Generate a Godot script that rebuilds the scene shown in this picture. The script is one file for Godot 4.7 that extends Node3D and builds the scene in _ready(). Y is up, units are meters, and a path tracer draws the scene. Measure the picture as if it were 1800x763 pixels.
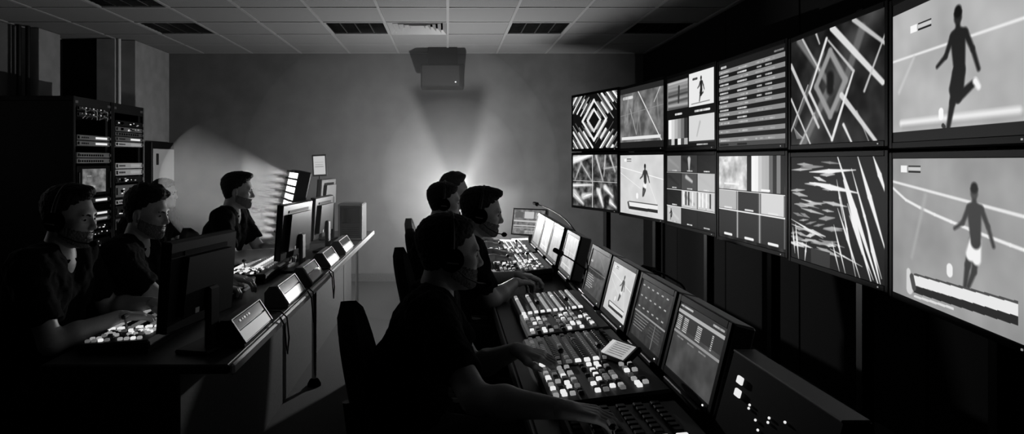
extends Node3D
# A television control room at night: two desks of operators, a curved wall of displays, equipment racks and stage haze.
# Depths are given as positive metres away from the camera; P() turns them into Godot's -z.

var used := {}
var mats := {}
var shared := {}
var rng := RandomNumberGenerator.new()

func P(x: float, y: float, d: float) -> Vector3:
	return Vector3(x, y, -d)

# ---------------------------------------------------------------- geometry collector
class Geo:
	var v := PackedVector3Array()
	var n := PackedVector3Array()
	var uv := PackedVector2Array()
	var ix := PackedInt32Array()

	func poly(pts: Array, out: Vector3, uvs: Array = []) -> void:
		var nn: Vector3 = (pts[1] - pts[0]).cross(pts[2] - pts[0])
		if nn.length_squared() < 1e-16 and pts.size() > 3:
			nn = (pts[2] - pts[0]).cross(pts[3] - pts[0])
		nn = nn.normalized()
		var flip := nn.dot(out) > 0.0
		if not flip:
			nn = -nn
		var b := v.size()
		for i in pts.size():
			v.append(pts[i]); n.append(nn)
			uv.append(uvs[i] if uvs.size() else Vector2.ZERO)
		for i in range(1, pts.size() - 1):
			if flip:
				ix.append_array([b, b + i + 1, b + i])
			else:
				ix.append_array([b, b + i, b + i + 1])

	func box(c: Vector3, s: Vector3, ch := 0.0, b := Basis()) -> Geo:
		var h := s * 0.5
		ch = minf(ch, minf(h.x, minf(h.y, h.z)) * 0.9)
		for a in 3:
			var p := (a + 1) % 3
			var q := (a + 2) % 3
			for sg in [-1.0, 1.0]:
				var pts := []
				for k in [[-1, -1], [1, -1], [1, 1], [-1, 1]]:
					var w := Vector3.ZERO
					w[a] = sg * h[a]; w[p] = k[0] * (h[p] - ch); w[q] = k[1] * (h[q] - ch)
					pts.append(c + b * w)
				var o := Vector3.ZERO
				o[a] = sg
				poly(pts, b * o, [Vector2(0, 1), Vector2(1, 1), Vector2(1, 0), Vector2(0, 0)])
		if ch <= 0.0:
			return self
		for a in 3:
			var p := (a + 1) % 3
			var q := (a + 2) % 3
			for sp in [-1.0, 1.0]:
				for sq in [-1.0, 1.0]:
					var pts := []
					for k in [[-1, 0], [1, 0], [1, 1], [-1, 1]]:
						var w := Vector3.ZERO
						w[a] = k[0] * (h[a] - ch)
						w[p] = sp * (h[p] - (0.0 if k[1] == 0 else ch))
						w[q] = sq * (h[q] - (ch if k[1] == 0 else 0.0))
						pts.append(c + b * w)
					var o := Vector3.ZERO
					o[p] = sp; o[q] = sq
					poly(pts, b * o)
		for sx in [-1.0, 1.0]:
			for sy in [-1.0, 1.0]:
				for sz in [-1.0, 1.0]:
					var sg := Vector3(sx, sy, sz)
					var pts := []
					for a in 3:
						var w := sg * (h - Vector3.ONE * ch)
						w[a] = sg[a] * h[a]
						pts.append(c + b * w)
					poly(pts, b * sg)
		return self

	func tube(path: Array, r0: float, seg := 8, r1 := -1.0) -> Geo:
		if r1 < 0.0:
			r1 = r0
		var up := Vector3(0.13, 0.99, 0.07).normalized()
		var rings := []
		for i in path.size():
			var t: Vector3 = path[mini(i + 1, path.size() - 1)] - path[maxi(i - 1, 0)]
			t = t.normalized()
			if absf(t.dot(up)) > 0.97:
				up = Vector3(0.99, 0.1, 0.13).normalized()
			var sx := t.cross(up).normalized()
			var sy := sx.cross(t).normalized()
			up = sy
			var r := lerpf(r0, r1, float(i) / maxf(1.0, path.size() - 1))
			var b := v.size()
			rings.append(b)
			for k in seg + 1:
				var a := TAU * k / seg
				var nn := sx * cos(a) + sy * sin(a)
				v.append(path[i] + nn * r); n.append(nn); uv.append(Vector2(float(k) / seg, i))
		for i in path.size() - 1:
			for k in seg:
				var a: int = rings[i] + k
				var b: int = rings[i + 1] + k
				ix.append_array([a, a + 1, b, a + 1, b + 1, b])
		for e in [0, path.size() - 1]:
			var o: Vector3 = path[e] - path[1 if e == 0 else e - 1]
			var pts := []
			for k in seg:
				pts.append(v[rings[e] + k])
			poly(pts, o)
		return self

	# profile of (radius, height) turned about the local y axis
	func lathe(prof: Array, seg: int, xf := Transform3D()) -> Geo:
		for i in prof.size() - 1:
			var p: Vector2 = prof[i]
			var q: Vector2 = prof[i + 1]
			var d := q - p
			var nn2 := Vector2(d.y, -d.x).normalized()
			var b := v.size()
			for k in seg + 1:
				var a := TAU * k / seg
				var cs := Vector3(cos(a), 0, sin(a))
				for e in [p, q]:
					v.append(xf * (cs * e.x + Vector3(0, e.y, 0)))
					n.append((xf.basis * (cs * nn2.x + Vector3(0, nn2.y, 0))).normalized())
					uv.append(Vector2.ZERO)
			for k in seg:
				var a := b + k * 2
				ix.append_array([a, a + 1, a + 2, a + 1, a + 3, a + 2])
		return self

	func ball(c: Vector3, r: Vector3, seg := 12) -> Geo:
		var rows := seg / 2
		var b := v.size()
		for i in rows + 1:
			var t := PI * i / rows
			for k in seg + 1:
				var a := TAU * k / seg
				var u := Vector3(sin(t) * cos(a), cos(t), sin(t) * sin(a))
				v.append(c + u * r); n.append((u / r).normalized()); uv.append(Vector2.ZERO)
		for i in rows:
			for k in seg:
				var a := b + i * (seg + 1) + k
				ix.append_array([a, a + 1, a + seg + 1, a + 1, a + seg + 2, a + seg + 1])
		return self

	# convex or star-shaped outline in local xy, extruded along local z from z0 to z1
	func prism(pts2: Array, z0: float, z1: float, xf := Transform3D()) -> Geo:
		var m := Vector2.ZERO
		for p in pts2:
			m += p / pts2.size()
		for z in [z0, z1]:
			var pts := []
			for p in pts2:
				pts.append(xf * Vector3(p.x, p.y, z))
			var tri := Geometry2D.triangulate_polygon(PackedVector2Array(pts2))
			for t in range(0, tri.size(), 3):
				poly([pts[tri[t]], pts[tri[t + 1]], pts[tri[t + 2]]], xf.basis * Vector3(0, 0, signf(z - (z0 + z1) * 0.5)))
		for i in pts2.size():
			var p: Vector2 = pts2[i]
			var q: Vector2 = pts2[(i + 1) % pts2.size()]
			var e := q - p
			var o := Vector2(e.y, -e.x)
			if Geometry2D.is_polygon_clockwise(PackedVector2Array(pts2)):
				o = -o
			poly([xf * Vector3(p.x, p.y, z0), xf * Vector3(q.x, q.y, z0), xf * Vector3(q.x, q.y, z1), xf * Vector3(p.x, p.y, z1)], xf.basis * Vector3(o.x, o.y, 0))
		return self

	func add(other: Array, xf: Transform3D) -> Geo:
		var b := v.size()
		var ov: PackedVector3Array = other[0]
		var on: PackedVector3Array = other[1]
		var oi: PackedInt32Array = other[2]
		for i in ov.size():
			v.append(xf * ov[i]); n.append((xf.basis * on[i]).normalized()); uv.append(Vector2.ZERO)
		for i in oi.size():
			ix.append(b + oi[i])
		return self

	func mesh() -> ArrayMesh:
		var arr := []
		arr.resize(Mesh.ARRAY_MAX)
		arr[Mesh.ARRAY_VERTEX] = v
		arr[Mesh.ARRAY_NORMAL] = n
		arr[Mesh.ARRAY_TEX_UV] = uv
		arr[Mesh.ARRAY_INDEX] = ix
		var m := ArrayMesh.new()
		m.add_surface_from_arrays(Mesh.PRIMITIVE_TRIANGLES, arr)
		return m

# ---------------------------------------------------------------- naming and placing
func numbered(called: String) -> String:
	var k: int = used.get(called, 0)
	used[called] = k + 1
	return called if k == 0 else "%s_%03d" % [called, k]

func thing(called: String, label: String, category: String, at := Vector3.ZERO, turn := 0.0, group := "") -> Node3D:
	var o := Node3D.new()
	o.name = numbered(called)
	add_child(o)
	o.position = at
	o.rotation.y = turn
	meta(o, label, category, group)
	return o

func meta(o: Node, label: String, category := "", group := "", kind := "") -> void:
	o.set_meta("label", label)
	if category:
		o.set_meta("category", category)
	if group:
		o.set_meta("group", group)
	if kind:
		o.set_meta("kind", kind)

func part(called: String, mesh: Mesh, m: Material, parent: Node, xf := Transform3D()) -> MeshInstance3D:
	var o := MeshInstance3D.new()
	o.name = called
	o.mesh = mesh
	o.material_override = m
	o.transform = xf
	o.cast_shadow = GeometryInstance3D.SHADOW_CASTING_SETTING_ON
	parent.add_child(o, true)
	return o

func struct(called: String, mesh: Mesh, m: Material, label: String) -> MeshInstance3D:
	var o := part(called, mesh, m, self)
	o.set_meta("kind", "structure")
	o.set_meta("label", label)
	return o

func at(p: Vector3, b := Basis()) -> Transform3D:
	return Transform3D(b, p)

func yaw(deg: float) -> Basis:
	return Basis(Vector3.UP, deg_to_rad(deg))

func bx(c: Vector3, s: Vector3, ch := 0.0) -> ArrayMesh:
	return Geo.new().box(c, s, ch).mesh()

# ---------------------------------------------------------------- materials
func noise_tex(freq: float, lo: float, hi: float, size := 512, oct := 3) -> NoiseTexture2D:
	var f := FastNoiseLite.new()
	f.seed = 7
	f.frequency = freq
	f.fractal_octaves = oct
	var t := NoiseTexture2D.new()
	t.noise = f
	t.width = size
	t.height = size
	t.seamless = true
	var g := Gradient.new()
	g.set_color(0, Color(lo, lo, lo)); g.set_color(1, Color(hi, hi, hi))
	t.color_ramp = g
	return t

func mat(called: String, grey: float, rough := 0.6, metal := 0.0, spec := 0.5) -> StandardMaterial3D:
	if mats.has(called):
		return mats[called]
	var m := StandardMaterial3D.new()
	m.resource_name = called
	m.albedo_color = Color(grey, grey, grey)
	m.roughness = rough
	m.metallic = metal
	m.metallic_specular = spec
	mats[called] = m
	return m

func glow(called: String, energy: float) -> StandardMaterial3D:
	if mats.has(called):
		return mats[called]
	var m := mat(called, 0.25, 0.5)
	m.emission_enabled = true
	m.emission = Color.WHITE
	m.emission_energy_multiplier = energy
	return m

func grain(m: StandardMaterial3D, t: Texture2D, scale: float, bump := 0.0, bt: Texture2D = null) -> StandardMaterial3D:
	m.albedo_texture = t
	m.uv1_triplanar = true
	m.uv1_world_triplanar = true
	m.uv1_scale = Vector3.ONE * scale
	if bump > 0.0:
		m.heightmap_enabled = true
		m.heightmap_texture = bt if bt else t
		m.heightmap_scale = bump
	return m

func make_materials() -> void:
	var fine := noise_tex(0.09, 0.78, 1.0)
	var spots := noise_tex(0.16, 0.62, 1.0)
	var broad := noise_tex(0.012, 0.86, 1.0, 512, 4)
	grain(mat("plaster", 0.34, 0.9), broad, 0.45, 0.05, fine)
	grain(mat("ceiling_tile", 0.52, 0.9), spots, 1.6, 0.1)
	mat("ceiling_grid", 0.5, 0.5)
	grain(mat("carpet", 0.24, 0.95), spots, 2.5, 0.3)
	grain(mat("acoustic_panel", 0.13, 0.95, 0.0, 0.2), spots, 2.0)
	grain(mat("pier_paint", 0.52, 0.8), broad, 0.6)
	mat("black_metal", 0.045, 0.5, 0.0, 0.35)
	grain(mat("rack_black", 0.035, 0.7, 0.0, 0.2), fine, 2.0)
	grain(mat("desk_laminate", 0.11, 0.45), fine, 1.4)
	grain(mat("desk_panel", 0.28, 0.7), fine, 0.8)
	mat("desk_edge", 0.62, 0.3)
	mat("matte_plastic", 0.05, 0.5, 0.0, 0.35)
	mat("grey_plastic", 0.36, 0.5)
	mat("pale_plastic", 0.7, 0.45)
	mat("bezel", 0.015, 0.5, 0.0, 0.15)
	mat("flat_black", 0.02, 0.7, 0.0, 0.15)
	mat("dark_glass", 0.03, 0.12)
	mat("chrome", 0.75, 0.18, 1.0)
	mat("steel", 0.5, 0.4, 0.9)
	mat("paper", 0.85, 0.8)
	mat("rubber", 0.04, 0.7)
	mat("foam", 0.06, 0.95)
	grain(mat("chair_fabric", 0.07, 0.95, 0.0, 0.25), fine, 4.0, 0.1)
	grain(mat("shirt_black", 0.055, 0.95, 0.0, 0.2), fine, 5.0, 0.1)
	grain(mat("trouser_dark", 0.12, 0.9), fine, 6.0)
	grain(mat("hair_dark", 0.06, 0.7, 0.0, 0.35), noise_tex(0.05, 0.5, 1.0), 9.0, 0.35)
	grain(mat("beard_dark", 0.47, 0.95, 0.0, 0.2), spots, 12.0, 0.2)
	grain(mat("skin", 0.6, 0.5), noise_tex(0.03, 0.93, 1.0), 8.0, 0.02, fine)
	mat("eye_white", 0.75, 0.2)
	mat("eye_dark", 0.05, 0.15)
	mat("shoe_black", 0.06, 0.4)
	mat("button_off", 0.13, 0.5)
	mat("button_dark", 0.03, 0.6, 0.0, 0.25)
	for b in [["button_dim", 0.04], ["button_low", 0.1], ["button_mid", 0.28], ["button_bright", 0.8], ["led_white", 1.1]]:
		glow(b[0], b[1])

# ---------------------------------------------------------------- pictures shown on the displays
class Cv:
	var w := 0
	var h := 0
	var a := PackedFloat32Array()
	func _init(ww: int, hh: int, fill := 0.0) -> void:
		w = ww; h = hh
		a.resize(w * h)
		a.fill(fill)
	func rect(x0: float, y0: float, x1: float, y1: float, val: float) -> void:
		for y in range(clampi(int(y0 * h), 0, h), clampi(int(y1 * h), 0, h)):
			for x in range(clampi(int(x0 * w), 0, w), clampi(int(x1 * w), 0, w)):
				a[y * w + x] = val
	# a bar of two widths between two points given as shares of the picture; widths are shares of the height
	func line(x0: float, y0: float, x1: float, y1: float, wa: float, val: float, wb := -1.0, soft := 1.6, op := 1.0) -> void:
		if wb < 0.0:
			wb = wa
		var p := Vector2(x0 * w, y0 * h)
		var q := Vector2(x1 * w, y1 * h)
		var ra := wa * h * 0.5
		var rb := wb * h * 0.5
		var rm := maxf(ra, rb) + soft
		var d := q - p
		var l2 := maxf(d.length_squared(), 0.01)
		for y in range(clampi(int(minf(p.y, q.y) - rm), 0, h), clampi(int(maxf(p.y, q.y) + rm) + 1, 0, h)):
			var xa := minf(p.x, q.x) - rm
			var xb := maxf(p.x, q.x) + rm
			if absf(d.y) > 1.0:
				var ta := clampf((y - rm * 1.5 - p.y) / d.y, 0, 1)
				var tb := clampf((y + rm * 1.5 - p.y) / d.y, 0, 1)
				xa = maxf(xa, minf(p.x + d.x * ta, p.x + d.x * tb) - rm * 1.5)
				xb = minf(xb, maxf(p.x + d.x * ta, p.x + d.x * tb) + rm * 1.5)
			for x in range(clampi(int(xa), 0, w), clampi(int(xb) + 1, 0, w)):
				var t := clampf(((x - p.x) * d.x + (y - p.y) * d.y) / l2, 0, 1)
				var ex := x - p.x - d.x * t
				var ey := y - p.y - d.y * t
				var k := clampf((lerpf(ra, rb, t) - sqrt(ex * ex + ey * ey)) / soft + 0.5, 0, 1) * op
				if k > 0.0:
					a[y * w + x] = lerpf(a[y * w + x], val, k)
	# an upright-ended band between two points
	func band(x0: float, y0: float, x1: float, y1: float, th: float, val: float) -> void:
		for x in range(clampi(int(x0 * w), 0, w), clampi(int(x1 * w), 0, w)):
			var yc := lerpf(y0, y1, (float(x) / w - x0) / maxf(x1 - x0, 0.001))
			for y in range(clampi(int((yc - th / 2) * h), 0, h), clampi(int((yc + th / 2) * h), 0, h)):
				a[y * w + x] = val
	# a streak that swells in its middle, with a dim halo
	func streak(x0: float, y0: float, x1: float, y1: float, wd: float, val: float) -> void:
		var mx := lerpf(x0, x1, 0.45)
		var my := lerpf(y0, y1, 0.45)
		line(x0, y0, mx, my, wd * 0.2, val, wd, 2.6)
		line(mx, my, x1, y1, wd, val, wd * 0.2, 2.6)
	func clouds(amp: float, freq: float, sd: int) -> void:
		var f := FastNoiseLite.new()
		f.seed = sd
		f.frequency = freq
		f.fractal_octaves = 3
		for y in h:
			for x in w:
				a[y * w + x] = maxf(0.0, a[y * w + x] + amp * f.get_noise_2d(x * 200.0 / w, y * 150.0 / h))
	func player(cx: float, cy: float, s: float, dark: float, shorts: float, kick: bool) -> void:
		var sx := s * h / w
		var g := func(ax: float, ay: float, bx2: float, by2: float, wa: float, wb: float, val: float) -> void:
			line(cx + ax * sx, cy + ay * s, cx + bx2 * sx, cy + by2 * s, wa * s, val, wb * s, 4.5)
		g.call(-0.02, 0.06, -0.07 if kick else -0.09, 0.3, 0.11, 0.08, dark)
		g.call(-0.07 if kick else -0.09, 0.3, -0.13, 0.52, 0.08, 0.05, dark)
		if kick:
			g.call(0.0, 0.08, 0.0, 0.27, 0.12, 0.09, dark)
			g.call(0.0, 0.27, 0.2, 0.17, 0.09, 0.06, dark)
			g.call(0.21, 0.16, 0.25, 0.21, 0.06, 0.05, 0.95)
		else:
			g.call(0.03, 0.08, 0.0, 0.34, 0.11, 0.07, dark)
			g.call(0.0, 0.34, -0.08, 0.5, 0.07, 0.05, dark)
		g.call(0.0, 0.05, -0.05, 0.19, 0.13, 0.13, shorts)
		g.call(0.03, 0.05, 0.03 if not kick else 0.01, 0.22, 0.13, 0.12, shorts)
		g.call(0.0, -0.22, 0.02, 0.06, 0.19, 0.14, dark)
		g.call(-0.06, -0.25, 0.08, -0.25, 0.09, 0.09, dark)
		g.call(-0.08, -0.24, -0.16, -0.1, 0.065, 0.05, dark)
		g.call(-0.16, -0.1, -0.28, -0.03, 0.05, 0.035, dark * 1.1)
		g.call(0.1, -0.24, 0.18, -0.1, 0.065, 0.05, dark)
		g.call(0.18, -0.1, 0.25, 0.07, 0.05, 0.04, dark * 1.1)
		g.call(0.0, -0.3, 0.0, -0.36, 0.06, 0.06, dark)
		g.call(0.0, -0.39, 0.0, -0.42, 0.1, 0.1, dark * 1.2)
		g.call(0.0, -0.44, 0.0, -0.45, 0.1, 0.09, dark * 0.5)
	func words(x0: float, y: float, x1: float, th: float, val: float, sd: int) -> void:
		var r := RandomNumberGenerator.new()
		r.seed = sd
		var x := x0
		while x < x1:
			var l := r.randf_range(0.012, 0.03)
			line(x, y, minf(x + l, x1), y, th, val * r.randf_range(0.75, 1.0), -1.0, 1.2)
			x += l + 0.012
	func tex() -> ImageTexture:
		var by := PackedByteArray()
		by.resize(w * h)
		for i in w * h:
			by[i] = int(clampf(a[i], 0, 1) * 255.0)
		return ImageTexture.create_from_image(Image.create_from_data(w, h, false, Image.FORMAT_L8, by))
	func mean() -> float:
		var s := 0.0
		for i in range(0, w * h, 7):
			s += pow(a[i], 2.2)
		return s * 7.0 / (w * h)

func lower_third(c: Cv, x0: float, y0: float, x1: float, y1: float) -> void:
	c.band(x0, y0 - 0.06, x1, y1 - 0.06, 0.014, 0.3)
	c.band(x0, y0 - 0.018, x1, y1 - 0.018, 0.07, 0.93)
	c.band(x0, y0 + 0.045, x1, y1 + 0.04, 0.05, 0.16)
	c.band(x0, y0 + 0.095, x0 + (x1 - x0) * 0.45, lerpf(y0, y1, 0.45) + 0.09, 0.016, 0.88)
	c.line(x0 - 0.05, y0 - 0.07, x0 - 0.04, y0 + 0.05, 0.05, 0.85, 0.08)
	c.line(x0 - 0.02, y0 - 0.04, x0, y0 + 0.03, 0.05, 0.3)

func scoreboard(c: Cv, x: float, y: float) -> void:
	c.rect(x, y, x + 0.06, y + 0.05, 0.97)
	c.rect(x + 0.07, y, x + 0.18, y + 0.012, 0.12)
	c.rect(x + 0.07, y + 0.016, x + 0.18, y + 0.036, 0.8)
	c.rect(x + 0.07, y + 0.04, x + 0.18, y + 0.052, 0.12)

func picture(kind: String) -> Cv:
	var c := Cv.new(320, 240, 0.06)
	var r := RandomNumberGenerator.new()
	r.seed = kind.hash()
	match kind:
		"diamond_tunnel":
			for k in 7:
				var s := 0.2 + 0.17 * k
				for q in 4:
					var ax: float = [0.0, 1.0, 0.0, -1.0][q]
					var ay: float = [-1.0, 0.0, 1.0, 0.0][q]
					var bx2: float = [1.0, 0.0, -1.0, 0.0][q]
					var by2: float = [0.0, 1.0, 0.0, -1.0][q]
					for e in 3:
						var whole := k < 2 and e == 0
						var t0 := 0.0 if whole else r.randf_range(0.0, 0.5)
						var t1 := 1.0 if whole else r.randf_range(0.5, 1.0)
						var s2: float = s + [0.0, 0.055, 0.1][e]
						c.line(0.5 + lerpf(ax, bx2, t0) * s2 * 0.72, 0.48 + lerpf(ay, by2, t0) * s2, 0.5 + lerpf(ax, bx2, t1) * s2 * 0.72, 0.48 + lerpf(ay, by2, t1) * s2, [0.045, 0.018, 0.012][e] * r.randf_range(0.8, 1.3), [0.97, 0.7, 0.5][e] * r.randf_range(0.85, 1.0), -1, 2.6)
		"pitch_lines":
			c.rect(0, 0, 1, 1, 0.46)
			c.clouds(0.2, 0.02, 5)
			for k in 10:
				var x := r.randf()
				c.line(x, r.randf_range(0.1, 0.3), x + r.randf_range(-0.1, 0.1), r.randf_range(0.5, 0.8), 0.05, r.randf_range(0.3, 0.8), 0.02, 8.0, 0.5)
			c.line(0.42, 0.05, 1.0, 0.97, 0.022, 0.95)
			c.line(0.25, 0.35, 0.4, 0.78, 0.016, 0.75)
			c.line(0.4, 0.78, 0.46, 0.5, 0.012, 0.7)
			c.line(0.8, 0.3, 0.95, 0.05, 0.02, 0.8)
			c.line(0.0, 0.45, 1.0, 0.36, 0.01, 0.6)
			c.band(0.04, 0.84, 0.94, 0.84, 0.05, 0.97)
			c.words(0.08, 0.16, 0.3, 0.05, 0.95, 4)
			c.rect(0, 0, 1, 0.09, 0.17)
			c.rect(0, 0.9, 1, 1, 0.14)
		"quad_preview":
			c.rect(0.01, 0.06, 0.48, 0.46, 0.5)
			for k in 9:
				var y := 0.08 + 0.045 * k
				c.line(0.04, y, 0.46, y + r.randf_range(-0.02, 0.02), 0.03, r.randf_range(0.15, 0.9), -1, 7.0, 0.8)
			c.line(0.28, 0.15, 0.27, 0.36, 0.05, 0.2, 0.04, 5.0)
			c.rect(0, 0, 1, 0.05, 0.05); c.rect(0, 0.46, 1, 0.58, 0.07)
			c.rect(0.5, 0.02, 0.98, 0.47, 0.93)
			c.player(0.74, 0.24, 0.32, 0.12, 0.12, true)
			c.line(0.55, 0.43, 0.9, 0.42, 0.012, 0.5)
			c.words(0.58, 0.1, 0.66, 0.03, 0.3, 2)
			c.words(0.2, 0.53, 0.34, 0.03, 0.95, 8); c.words(0.62, 0.53, 0.9, 0.03, 0.95, 9)
			for k in 6:
				c.rect(0.04 + 0.072 * k, 0.6, 0.112 + 0.072 * k, 0.88, [0.97, 0.85, 0.72, 0.6, 0.45, 0.2][k])
				c.rect(0.04 + 0.072 * k, 0.88, 0.112 + 0.072 * k, 0.97, [0.2, 0.8, 0.1, 0.95, 0.3, 0.7][k])
			c.rect(0.5, 0.59, 0.99, 0.93, 0.86)
			c.line(0.72, 0.68, 0.66, 0.86, 0.03, 0.7, 0.02, 6.0)
			c.rect(0.5, 0.93, 0.99, 0.95, 0.2)
			c.words(0.66, 0.975, 0.86, 0.02, 0.8, 5)
		"listing":
			c.rect(0, 0, 1, 1, 0.12)
			c.words(0.04, 0.045, 0.12, 0.03, 0.95, 3)
			c.words(0.86, 0.045, 0.97, 0.02, 0.6, 3)
			for k in 9:
				var y := 0.08 + 0.103 * k
				c.rect(0, y, 1, y + 0.05, 0.6)
				c.rect(0, y + 0.05, 1, y + 0.103, 0.1 if k < 8 else 0.3)
				c.words(0.02, y + 0.075, 0.16, 0.022, 0.95 if k < 6 else 0.1, k)
				c.words(0.32, y + 0.075, 0.46, 0.022, 0.95 if k < 6 else 0.1, k + 20)
				c.words(0.03, y + 0.025, 0.18, 0.018, 0.86, k + 40)
				c.words(0.34, y + 0.025, 0.48, 0.018, 0.86, k + 50)
				c.words(0.6, y + 0.025, 0.7, 0.018, 0.8, k + 60)
				c.words(0.74, y + 0.025, 0.86, 0.018, 0.8, k + 70)
				if k < 4:
					c.words(0.62, y + 0.075, 0.68, 0.02, 0.85, k + 80)
					c.words(0.74, y + 0.075, 0.82, 0.02, 0.85, k + 90)
		"crossed_streaks":
			c.rect(0, 0, 1, 1, 0.12)
			c.clouds(0.14, 0.015, 9)
			c.line(0.95, -0.1, 0.1, 1.1, 0.22, 0.42, -1, 40.0, 0.5)
			for s in [[0.1, 0.0, 0.5, 0.52, 0.07, 0.5], [0.8, 0.1, 0.55, 0.7, 0.09, 0.42], [0.15, 1.0, 0.45, 0.55, 0.1, 0.45], [0.05, 0.8, 0.4, 0.2, 0.05, 0.4]]:
				c.line(s[0], s[1], s[2], s[3], s[4], s[5], s[4] * 0.8, 7.0, 0.9)
			for q in 4:
				var a0 := Vector2([0.48, 0.64, 0.48, 0.32][q], [0.2, 0.48, 0.76, 0.48][q])
				var a1 := Vector2([0.64, 0.48, 0.32, 0.48][q], [0.48, 0.76, 0.48, 0.2][q])
				c.line(a0.x, a0.y, a1.x, a1.y, 0.06, 0.6, -1, 6.0)
			c.line(0.48, 0.42, 0.48, 0.53, 0.1, 0.08, -1, 8.0)
			for s in [[0.5, 0.0, 0.98, 0.56, 0.075, 0.92], [0.72, 0.0, 1.0, 0.27, 0.05, 0.8], [0.0, 0.22, 0.35, 0.85, 0.05, 0.85], [0.15, 0.0, 0.36, 0.34, 0.03, 0.8], [0.44, 0.08, 0.24, 0.52, 0.04, 0.95], [0.24, 0.52, 0.5, 0.97, 0.04, 0.9], [0.5, 0.97, 0.72, 0.42, 0.038, 0.95], [0.72, 0.42, 0.46, 0.1, 0.03, 0.8], [0.6, 0.6, 0.92, 1.0, 0.06, 0.88], [0.0, 0.55, 0.25, 1.0, 0.03, 0.9], [0.0, 0.86, 0.22, 0.45, 0.022, 0.8], [0.82, 0.6, 1.0, 0.2, 0.028, 0.8], [0.62, 0.85, 0.7, 1.0, 0.035, 0.95], [0.32, 0.0, 0.36, 0.1, 0.03, 0.8], [0.12, 1.0, 0.3, 0.72, 0.03, 0.7], [0.52, 0.9, 0.66, 0.55, 0.015, 0.97], [0.75, 0.75, 0.86, 1.0, 0.012, 0.8]]:
				c.line(s[0], s[1], s[2], s[3], s[4] * 0.9, s[5], s[4] * 0.6, 3.4, 0.95)
			for k in 9:
				c.line(0.03 + k * 0.012, 0.82 + k * 0.012, 0.08 + k * 0.012, 0.94, 0.006, 0.7)
		"runner":
			c.rect(0, 0, 1, 1, 0.7)
			c.clouds(0.07, 0.012, 2)
			c.line(0.0, 0.41, 1.0, 0.39, 0.016, 0.92, 0.018, 3.0)
			c.line(0.06, 0.64, 0.2, 0.42, 0.03, 0.78, 0.02, 6.0)
			c.line(0.08, 0.865, 0.92, 0.87, 0.04, 0.92, 0.045, 7.0)
			c.line(0.1, 0.9, 0.95, 0.9, 0.03, 0.6, 0.03, 8.0, 0.5)
			c.player(0.55, 0.55, 0.74, 0.12, 0.12, true)
			c.line(0.425, 0.82, 0.425, 0.85, 0.05, 0.98)
			c.line(0.44, 0.91, 0.45, 0.92, 0.03, 0.2)
			scoreboard(c, 0.17, 0.2)
			c.rect(0, 0, 1, 0.08, 0.1)
			c.rect(0, 0.93, 1, 1, 0.12)
		"four_pictures":
			c.rect(0, 0, 1, 1, 0.3)
			c.clouds(0.35, 0.03, 6)
			for s in [[0.0, 0.1, 0.45, 0.0, 0.14, 0.97], [0.2, 0.15, 0.05, 0.5, 0.05, 0.7], [0.2, 0.15, 0.45, 0.5, 0.04, 0.75], [0.0, 0.6, 0.47, 0.57, 0.07, 0.95], [0.02, 0.75, 0.25, 0.95, 0.16, 0.8], [0.25, 0.8, 0.45, 0.75, 0.12, 0.85], [0.55, 0.02, 0.7, 0.48, 0.05, 0.85], [0.75, 0.02, 0.72, 0.4, 0.04, 0.8], [0.85, 0.02, 0.95, 0.3, 0.04, 0.9], [0.72, 0.25, 1.0, 0.22, 0.03, 0.7], [0.6, 0.65, 0.7, 0.95, 0.12, 0.9], [0.75, 0.6, 0.9, 0.75, 0.1, 0.95], [0.85, 0.85, 0.97, 0.95, 0.09, 0.9], [0.55, 0.55, 0.62, 0.6, 0.1, 0.1], [0.78, 0.82, 0.8, 0.9, 0.14, 0.06], [0.95, 0.6, 0.97, 0.8, 0.1, 0.08]]:
				c.line(s[0], s[1], s[2], s[3], s[4] * 1.1, s[5], s[4] * 0.4, 12.0, 0.95)
				c.streak(s[0], s[1] + 0.01, s[2], s[3] - 0.01, s[4] * 0.25, minf(1.0, s[5] + 0.15))
			c.rect(0.465, 0, 0.48, 1, 0.85); c.rect(0, 0.5, 1, 0.512, 0.85)
		"attacker":
			c.rect(0, 0, 1, 1, 0.84)
			c.clouds(0.06, 0.012, 12)
			c.line(0.0, 0.2, 1.0, 0.38, 0.014, 0.98)
			c.line(0.0, 0.3, 0.5, 0.55, 0.01, 0.96)
			c.line(0.62, 0.3, 0.86, 0.78, 0.01, 0.95)
			c.player(0.6, 0.4, 0.52, 0.2, 0.97, false)
			c.line(0.42, 0.66, 0.42, 0.69, 0.07, 0.98)
			scoreboard(c, 0.1, 0.06)
			lower_third(c, 0.22, 0.85, 0.88, 0.85)
		"multiview":
			for row in 4:
				for col in 3:
					var x := 0.01 + 0.333 * col
					var y := 0.25 * row
					var val: float = [0.55, 0.2, 0.12, 0.2, 0.3, 0.75, 0.1, 0.8, 0.8, 0.75, 0.12, 0.1][row * 3 + col]
					c.rect(x, y, x + 0.32, y + 0.235, val)
					c.line(x + 0.04, y + 0.05, x + 0.26, y + 0.17, 0.05, val * r.randf_range(0.5, 1.25), 0.03, 8.0, 0.8)
					c.words(x + 0.12, y + 0.215, x + 0.22, 0.018, 0.9, row * 3 + col)
			for x in [0.37, 0.42, 0.48, 0.56, 0.7, 0.76, 0.83, 0.9]:
				c.rect(x, 0.51, x + 0.03, 0.7, [0.2, 0.95, 0.35, 0.97, 0.97, 0.3, 0.95, 0.25][int(x * 17) % 8])
			c.line(0.44, 0.3, 0.56, 0.36, 0.06, 0.75, 0.04, 6.0)
			c.line(0.5, 0.05, 0.5, 0.2, 0.08, 0.75, 0.03, 5.0)
			c.player(0.1, 0.86, 0.16, 0.08, 0.08, true)
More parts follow.
